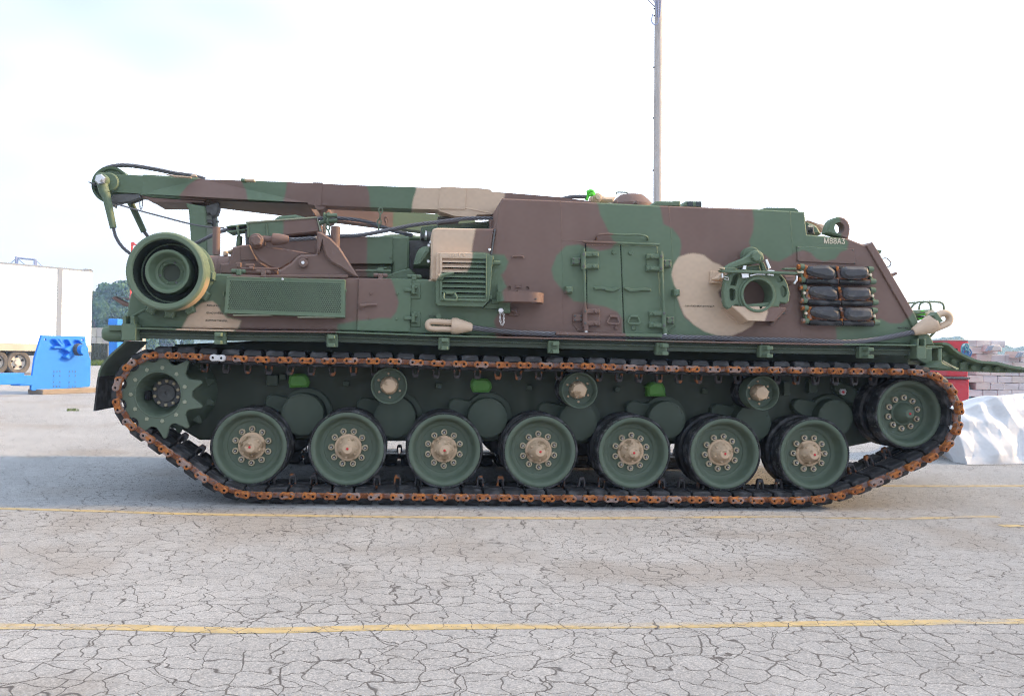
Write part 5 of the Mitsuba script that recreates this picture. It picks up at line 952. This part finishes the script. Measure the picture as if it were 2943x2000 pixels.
for j, (za, zb2) in enumerate(((0, .45), (.47, .85), (.87, 1.3))):
    n_ = 9; put, YL = local(y0_, y1_)
    for i in range(n_): part(yb, 'panel', put(box(i * YL / n_ + .03, (i + 1) * YL / n_ - .03, 0, .6, za * D(15, 900, 710, 110.)[2] / 1.3, zb2 * D(15, 900, 710, 110.)[2] / 1.3)), 'pale_wall' if (i + j) % 3 else 'cream', smooth=False)
g0, g1 = ground_at(230, 1052), ground_at(420, 1056)
gm = []
for i in range(2600):
    u, v = rng.uniform(225, 420), rng.uniform(1037, 1047); p_ = ground_at(u, v + 4); a_ = rng.uniform(0, 6.28); h_ = rng.uniform(.10, .28); d_ = np.array([math.cos(a_), math.sin(a_), 0]) * .05
    gm.append((p_ - d_, p_ + d_, p_ + [rng.normal(0, .05), rng.normal(0, .05), h_]))
gm = np.array(gm).reshape(-1, 3); scene['grass_strip'] = mikit.ply(trimesh.Trimesh(gm, np.arange(len(gm)).reshape(-1, 3), process=False), 'grass'); labels['grass_strip'] = {'label': 'strip of grass along the far side of the lot', 'category': 'grass', 'kind': 'stuff'}
P_ = ground_at(210, 905 + 0 * 1) if False else None
gm = []
for i in range(60):
    p_ = ground_at(rng.uniform(193, 226), rng.uniform(1179, 1181.5)); a_ = rng.uniform(0, 6.28); d_ = np.array([math.cos(a_), math.sin(a_), 0]) * .012; gm.append((p_ - d_, p_ + d_, p_ + [rng.normal(0, .02), rng.normal(0, .02), rng.uniform(.03, .07)]))
gm = np.array(gm).reshape(-1, 3); scene['weed_tuft'] = mikit.ply(trimesh.Trimesh(gm, np.arange(len(gm)).reshape(-1, 3), process=False), 'grass'); labels['weed_tuft'] = {'label': 'small weeds growing in a crack left of the mud flap', 'category': 'weeds', 'kind': 'stuff'}
bsdf('mast_red', (0.75, 0.10, 0.09), 0.6); bsdf('mast_blue', (0.30, 0.34, 0.50), 0.6)
rm = thing('red_mast', 'thin red steel mast rising behind the spare wheel', 'mast')
part(rm, 'post', tube(np.array([D(1, 520, 872, 90.) * [1, 1, 0], D(1, 522, 872, 90.)]), .10, 8), 'mast_red'); part(rm, 'arm', tube(np.array([D(1, 525, 872, 90.), D(1, 700, 935, 88.)]), .07, 8), 'mast_red'); part(rm, 'lamp', cyl(D(1, 526, 873, 89.8)[[0, 2]], .18, D(1, 526, 873, 89.8)[1], D(1, 526, 873, 89.8)[1] + .2, 10), 'mast_red')
gt = thing('steel_gantry', 'thin steel gantry seen over the trailer roof', 'gantry')
for x in (140, 297): part(gt, 'post', tube(np.array([D(15, x, 120 if x < 200 else 138, 120.) * [1, 1, 0], D(15, x, 112 if x < 200 else 132, 120.)]), .22, 8), 'mast_blue')
part(gt, 'beam', tube(np.array([D(15, 140, 121, 120.), D(15, 297, 137, 120.)]), .12, 8), 'mast_blue')
for a, b in (((140, 121), (205, 175)), ((297, 135), (355, 190)), ((140, 125), (90, 165))): part(gt, 'brace', tube(np.array([D(15, *a, 120.), D(15, *b, 120.)]), .05, 6), 'mast_blue')
# ---------------------------------------------------------------- utility pole
def pole_wood(p, n, uv): return mix(mi.Color3f(0.52, 0.48, 0.455), mi.Color3f(0.38, 0.345, 0.33), fbm(p.x * 9, p.y * 9, p.z * .8)) * (0.85 + 0.3 * noise(p.x * 50, p.y * 50, p.z * 2))
bsdf('pole_wood', pole_wood, 0.85)
up = thing('utility_pole', 'tall grey wooden utility pole behind the vehicle', 'utility pole'); PZ = 36.0
pt, pb_ = deep(1892.5, -60, PZ), deep(1889.5, 590, PZ); s_ = (pb_[2]) / (pt[2] - pb_[2]); base_ = pb_ - (pt - pb_) * s_
qs = np.linspace(0, 1, 24)[:, None]; Pp = base_ * (1 - qs) + pt * qs; rad = np.interp(qs[:, 0], [0, 1], [.175, .142]) * (1 + .02 * np.sin(qs[:, 0] * 40))
part(up, 'shaft', tube(Pp, rad, 24), 'pole_wood')
for v in (27, 47, 195, 341, 491): part(up, 'step_peg', tube(np.array([deep(1884 - v * .004, v, PZ), deep(1878.5 - v * .006, v - 1, PZ)]), .03, 8), 'hub_dark')
part(up, 'wire_loop', cat(tube(spline(np.array([deep(*q, PZ - .2) for q in ((1876, 42), (1873, 55), (1874, 66), (1882, 72), (1889, 70), (1893, 55), (1892, 30), (1890, -10))]), .08), .02, 6)), 'mast_blue')
for a, b in (((1881, 20), (1840, -22)), ((1884, 10), (1860, -25))): part(up, 'wire', tube(np.array([deep(*a, PZ - .15), deep(*b, PZ - 1.)]), .022, 6), 'mast_blue')
for du in (-4, 3, 8): part(up, 'conduit', tube(spline(np.array([deep(1892 + du, -40, PZ - .17), deep(1890 + du * 1.2, 5, PZ - .18), deep(1891 + du * .6, 50, PZ - .17)]), .1), .02, 6), 'mast_blue')
# ---------------------------------------------------------------- background, right
def block_col(p, n, uv): return mi.Color3f(0.52, 0.50, 0.53) * (0.75 + 0.4 * fbm(p.x * 2.2, p.y * 2.2, p.z * 9)) 
bsdf('block_grey', block_col, 0.9); bsdf('block_warm', lambda p, n, uv: mi.Color3f(0.54, 0.50, 0.49) * (0.75 + 0.4 * fbm(p.x * 2.2, p.y * 2.2, p.z * 9)), 0.9)
bs_ = thing('block_stack', 'stack of pale grey concrete blocks right of the red hopper', 'block stack'); ZB = 26.5
wa, wb = D(16, 1395, 1700, ZB), D(8, 2900, 600, ZB + .5); put, WL = local(wa, wb); bw, bh = .455, .205
rows = [z for z in np.arange(0, D(16, 1600, 992, ZB)[2] - .05, bh)]; top2 = D(16, 2000, 1100, ZB)[2]
bm_ = [box(0, bw - .012, 0, .45, 0, bh - .008, .012)]
for j, z in enumerate(rows):
    off = -(j % 2) * bw / 2; i = 0
    while off + i * bw < WL:
        xa = off + i * bw; i += 1
        if xa < -.01: continue
        if z + bh > top2 + .05 and xa > np.linalg.norm((D(16, 1900, 1050, ZB) - wa)[:2]): continue
        m_ = box(xa + .006, xa + bw - .006, rng.uniform(-.012, .012), .9, z, z + bh - rng.uniform(.004, .014), .012); part(bs_, 'block', put(m_), 'block_grey' if rng.random() < .65 else 'block_warm', smooth=False)
for xa, ya in ((1670, 1098), (2170, 1205)):
    t_ = thing('broken_block', 'broken block lying on the top row of the stack' if xa < 2000 else 'broken block on the lower step of the stack', 'block')
    c1 = [D(16, xa + x, ya + y, ZB - .1) for x, y in ((0, 0), (30, -105), (190, -105), (225, -60), (230, 5), (100, 8))]; q_ = np.array(c1); part(t_, 'slab', prism(q_[:, [0, 2]], q_[0, 1] - .2, q_[0, 1] + .5, .03), 'block_warm'); part(t_, 'wrap', prism(np.array([D(16, xa + x, ya + y, ZB - .35) for x, y in ((0, 0), (60, -85), (140, -95), (90, -5))])[:, [0, 2]], q_[0, 1] - .32, q_[0, 1] - .22, .02), 'trailer_grey')
bsdf('hopper_red', worn((0.50, 0.03, 0.045), 0.15, 0.04), 0.5); bsdf('lid_grey', (0.40, 0.38, 0.37), 0.6)
rh = thing('red_hopper', 'red steel hopper with a grey lid behind the dozer blade', 'hopper'); ZR = 24.5
r0, r1 = D(16, 1040, 925, ZR), D(16, 1390, 925, ZR)
part(rh, 'body', box_between(D(16, 1030, 1500, ZR), D(16, 1385, 1500, ZR), 1.6, D(16, 1200, 1525, ZR)[2], D(16, 1200, 925, ZR)[2], .02), 'hopper_red'); part(rh, 'lid', box_between(D(16, 1030, 920, ZR), D(16, 1400, 920, ZR), 1.7, D(16, 1200, 928, ZR)[2], D(16, 1200, 903, ZR)[2], .02), 'lid_grey')
part(rh, 'ledge', box_between(D(16, 900, 1540, ZR - .2), D(16, 1430, 1540, ZR - .2), 1.9, D(16, 1200, 1560, ZR)[2], D(16, 1200, 1530, ZR)[2], .01), 'hub_dark'); part(rh, 'lower_bin', box_between(D(16, 900, 1560, ZR - .1), D(16, 1410, 1560, ZR - .1), 1.8, .05, D(16, 1200, 1562, ZR)[2], .02), 'hopper_red'); part(rh, 'hook', box_between(D(16, 1185, 1075, ZR - .2), D(16, 1220, 1075, ZR - .2), .2, D(16, 1200, 1080, ZR)[2], D(16, 1200, 1055, ZR)[2], .01), 'black')
bsdf('hose_teal', (0.10, 0.28, 0.32), 0.5); bsdf('hose_blue', (0.06, 0.16, 0.36), 0.5); bsdf('hose_white', (0.55, 0.58, 0.6), 0.5)
hc_ = thing('hose_coil', 'tangle of teal and blue hoses hanging on the red hopper', 'hose'); 
for i, (x, y, rx, ry, mt) in enumerate(((1340, 1080, 60, 110, 'hose_teal'), (1345, 1060, 45, 85, 'hose_white'), (1350, 1100, 35, 70, 'hose_blue'), (1400, 1120, 45, 60, 'hose_blue'), (1320, 1090, 40, 60, 'hose_teal'), (1355, 1120, 50, 40, 'hose_blue'), (1370, 1030, 25, 60, 'hose_teal'))):
    q_ = np.linspace(0, 6.2832, 26); part(hc_, 'hose', tube(np.array([D(16, x + rx * math.cos(z), y + ry * math.sin(z) + 8 * math.sin(3 * z + i), ZR - .35 - .03 * i) for z in q_]), .022, 6, cap=False), mt)
# teal tarpaulin, black sack
def drape(reg, front, base_y, Z, depth, amp, seed, nx=60, ny=34):
    """A cloth heap: measured skyline (x, y) swept back over a lumpy profile."""
    fx = np.array([p_[0] for p_ in front], float); fy = np.array([p_[1] for p_ in front], float); V_ = []
    for i in range(nx):
        x = fx[0] + (fx[-1] - fx[0]) * i / (nx - 1); yt = np.interp(x, fx, fy); b0 = ground_at(*nat(reg, x, base_y(x))); topz = max(.03, D(reg, x, yt, Z + .25)[2])
        for j in range(ny):
            t_ = j / (ny - 1); a_ = t_ * 2.0
            if a_ <= 1: z = topz * a_; back = .30 * depth * (a_ ** 1.6)
            else: z = topz * max(0, 1 - (a_ - 1) ** 4); back = .30 * depth + .70 * depth * (a_ - 1)
            V_.append((b0[0], b0[1] + back, z))
    V_ = np.array(V_); r_ = np.random.default_rng(seed); dsp = (meshkit.noise(V_ * [1.6, 1.6, 1.6], seed) - .5) * 1.1; W_ = V_ + .10 * np.stack([meshkit.fbm(V_ * 2.2 + q * 9, 3, seed + q) - .5 for q in range(3)], 1)
    for q in range(9):
        fq = r_.uniform(.9, 3.6); d_ = r_.normal(size=3) * [1, .6, .8]; d_ /= np.linalg.norm(d_); ph = W_ @ d_ * fq + r_.uniform(0, 1); tri = 1 - np.abs(2 * (ph - np.floor(ph)) - 1) * 2
        dsp += tri * .62 / fq ** .9 * np.clip(meshkit.noise(V_ * 1.3 + q * 5, seed + q) * 2 - .55, 0, 1)
    dsp *= amp; w_ = np.clip(V_[:, 2] / .12, .12, 1); V_[:, 1] -= dsp * w_; V_[:, 2] = np.maximum(.006, V_[:, 2] + dsp * .45 * w_ * (V_[:, 2] > .1))
    f = []
    for i in range(nx - 1):
        for j in range(ny - 1):
            A = i * ny + j; f += [[A, A + ny, A + ny + 1], [A, A + ny + 1, A + 1]]
    return trimesh.Trimesh(V_, np.array(f), process=False)
bsdf('tarp_white', worn((0.52, 0.53, 0.56), 0.05, 0.03), 0.45, spec=0.5); bsdf('tarp_teal', worn((0.10, 0.27, 0.30), 0.2, 0.05), 0.6); bsdf('sack_black', (0.02, 0.02, 0.025), 0.4); bsdf('tarp_blue', (0.04, 0.12, 0.40), 0.5)
thing('white_tarpaulin', 'crumpled white tarpaulin over a low heap at the right edge', 'tarpaulin', None, drape(8, [(1640, 985), (1690, 930), (1740, 865), (1800, 725), (1870, 700), (1960, 640), (2050, 625), (2190, 560), (2250, 545), (2330, 540), (2700, 520), (2900, 600)], lambda x: np.interp(x, [1640, 1740, 1850, 2322, 2900], [1012, 1072, 1092, 1088, 1080]), 12.3, 1.6, .085, 5, 190, 110), 'tarp_white', 25)
thing('teal_tarpaulin', 'worn teal tarpaulin hanging beside the red hopper', 'tarpaulin', None, drape(8, [(1560, 440), (1750, 440), (1800, 410), (1860, 365), (1880, 370), (1900, 600)], lambda x: 640, 22.5, .8, .12, 9, 40, 30), 'tarp_teal', 40)
thing('black_sack', 'black plastic sack behind the white tarpaulin', 'sack', None, drape(8, [(1780, 690), (1830, 640), (1870, 615), (1900, 640), (1920, 690)], lambda x: 750, 17.0, .5, .12, 11, 30, 24), 'sack_black', 40)
thing('blue_tarpaulin', 'folded blue tarpaulin at the foot of the block stack', 'tarpaulin', None, drape(8, [(1870, 640), (1900, 622), (1960, 628), (2040, 640), (2100, 655)], lambda x: 700, 21.0, .6, .06, 12, 30, 20), 'tarp_blue', 40)
bsdf('roof_teal', worn((0.28, 0.42, 0.46), 0.15, 0.02), 0.6)
fs = thing('far_shed', 'low shed with a pale teal roof beyond the bow', 'shed'); part(fs, 'wall', box_between(D(16, 500, 1000, 130.), D(16, 1020, 1000, 130.), 8, 0, D(16, 800, 960, 130.)[2], .02), 'pale_wall'); part(fs, 'roof', box_between(D(16, 480, 960, 129.), D(16, 1030, 960, 129.), 10, D(16, 800, 958, 130.)[2], D(16, 800, 900, 130.)[2], .3), 'roof_teal')
# ---------------------------------------------------------------- trees and hills
bsdf('leaf', lambda p, n, uv: mix(mi.Color3f(0.022, 0.070, 0.030), mi.Color3f(0.06, 0.13, 0.045), noise(p.x * .8, p.y * .8, p.z * .8)), 0.8); bsdf('bark', (0.10, 0.075, 0.055), 0.9); bsdf('leaf_far', lambda p, n, uv: mi.Color3f(0.045, 0.085, 0.04) * (.7 + .6 * noise(p.x * .05, p.y * .05, p.z * .1)), 0.9)
def make_tree(name, label, u, vtop, Z, wid, seed, n=2400, grp=None):
    Z, wid = Z * 1.3, wid * 1.3
    r_ = np.random.default_rng(seed); base_ = ground_at(u, 0) if False else deep(u, 1000, Z) * [1, 1, 0]; H = deep(u, vtop, Z)[2]; t_ = thing(name, label, 'tree', grp)
    P_ = np.array([base_, base_ + [r_.normal(0, .2), 0, H * .35], base_ + [r_.normal(0, .4), 0, H * .8]]); limbs = [tube(spline(P_, .8), np.linspace(.035 * H, .008 * H, len(spline(P_, .8))), 8)]
    cl = []
    for i in range(22):
        a_ = r_.uniform(0, 6.28); zz = r_.uniform(.06, .95); rr = wid * (1.05 - .75 * zz) * r_.uniform(.5, 1.0) * (1 if zz > .3 else .8); c_ = base_ + np.array([math.cos(a_) * rr, math.sin(a_) * rr, zz * H]); cl.append((c_, wid * r_.uniform(.24, .42)))
        if i < 9: limbs.append(tube(np.array([base_ + [0, 0, zz * H * .75], c_]), [.012 * H, .004 * H], 6))
    cl.append((base_ + [0, 0, H * .92], wid * .25))
    part(t_, 'trunk', cat(limbs), 'bark')
    k_ = r_.integers(0, len(cl), n); cc = np.array([cl[i][0] for i in k_]); rs = np.array([cl[i][1] for i in k_]); d_ = r_.normal(size=(n, 3)); d_ /= np.linalg.norm(d_, axis=1, keepdims=True); pos = cc + d_ * (rs * r_.uniform(.55, 1.05, n))[:, None]; pos[:, 2] = np.clip(pos[:, 2], .3, H)
    s_ = r_.uniform(.30, .75, n)[:, None] * (H / 17); a1 = r_.normal(size=(n, 3)); a1 /= np.linalg.norm(a1, axis=1, keepdims=True); a2 = np.cross(a1, d_); a2 /= np.linalg.norm(a2, axis=1, keepdims=True) + 1e-9
    V_ = np.stack([pos - a1 * s_, pos + a2 * s_ * .8, pos + a1 * s_, pos - a2 * s_ * .8], 1).reshape(-1, 3); i_ = np.arange(n)[:, None] * 4; part(t_, 'crown', trimesh.Trimesh(V_, np.vstack([i_ + [0, 1, 2], i_ + [0, 2, 3]]), process=False), 'leaf')
tl = ['broad tree just right of the white trailer', 'second tree right of the trailer, lower than its neighbours', 'tallest tree behind the rear of the vehicle', 'tree behind the spare wheel', 'tree partly behind the vehicle tail']
specs = [(250, 838, 190, 5.2), (290, 846, 200, 4.6), (325, 818, 185, 5.2), (362, 808, 195, 5.6), (402, 812, 190, 5.2), (445, 822, 200, 5.0), (490, 830, 205, 5.0), (272, 872, 160, 3.8), (312, 880, 165, 4.0), (350, 870, 168, 4.0), (395, 880, 160, 4.2)]
names_ = ['tall tree showing just right of the trailer edge', 'lower tree in the dip of the tree line', 'tall tree left of the treetop peak', 'tallest tree of the line, left of the spare wheel', 'tall tree meeting the edge of the spare wheel', 'tall tree behind the spare wheel', 'tall tree hidden mostly by the spare wheel', 'small front tree beside the trailer edge', 'small front tree above the blue post', 'small front tree above the rear fin', 'small front tree at the hull corner']
for i, ((u, vt, Z, w_), nm) in enumerate(zip(specs, names_)): make_tree('tree', nm, u, vt, Z, w_, 100 + i, 4500, 'trees beyond the yard')
def ridge(key, Z, uv, dep=60):
    P_ = np.array([deep(u, v, Z) for u, v in uv]); P_ = np.array([[*(np.interp(q, np.arange(len(P_)), P_[:, k_]) for k_ in range(3))] for q in np.linspace(0, len(P_) - 1, 160)]); P_[:, 2] += 3.0 * (meshkit.fbm(np.column_stack([P_[:, 0] * .08, P_[:, 0] * 0, P_[:, 0] * 0]), 4, 5) - .5) * 2
    B0, B1 = P_ * [1, 1, 0] - [0, 25, 1], P_ * [1, 1, 0] + [0, dep, -1]; V_ = np.vstack([B0, P_, B1]); m_ = len(P_); i_ = np.arange(m_ - 1); f = np.vstack([np.stack([a + i_, a + i_ + 1, b + i_ + 1], 1) for a, b in ((0, m_), (m_, 2 * m_))] + [np.stack([a + i_, b + i_ + 1, b + i_], 1) for a, b in ((0, m_), (m_, 2 * m_))])
    structure(key, trimesh.Trimesh(V_, f, process=False), 'leaf_far')
ridge('hills', 700, [(2380, 990), (2600, 980), (2700, 972), (2760, 968), (2800, 985), (2900, 995), (3100, 990), (3400, 1000)])
ridge('hills_001', 800, [(-300, 965), (100, 960), (500, 965), (900, 975), (1300, 985)])
# ---------------------------------------------------------------- haze
scene['haze_air'] = {'type': 'homogeneous', 'albedo': {'type': 'rgb', 'value': [0.95, 0.96, 0.97]}, 'sigma_t': {'type': 'rgb', 'value': [0.00034, 0.00052, 0.00080]}}
HAZE = True
if HAZE:
    scene['haze'] = {'type': 'cube', 'to_world': T().translate([0, 700, 9]).scale([920, 830, 11]), 'bsdf': {'type': 'null'}, 'interior': {'type': 'ref', 'id': 'haze_air'}}; labels['haze'] = {'kind': 'stuff', 'label': 'pale morning haze over the yard', 'category': 'haze'}
    scene['camera']['medium'] = {'type': 'ref', 'id': 'haze_air'}
else:
    del scene['haze_air']
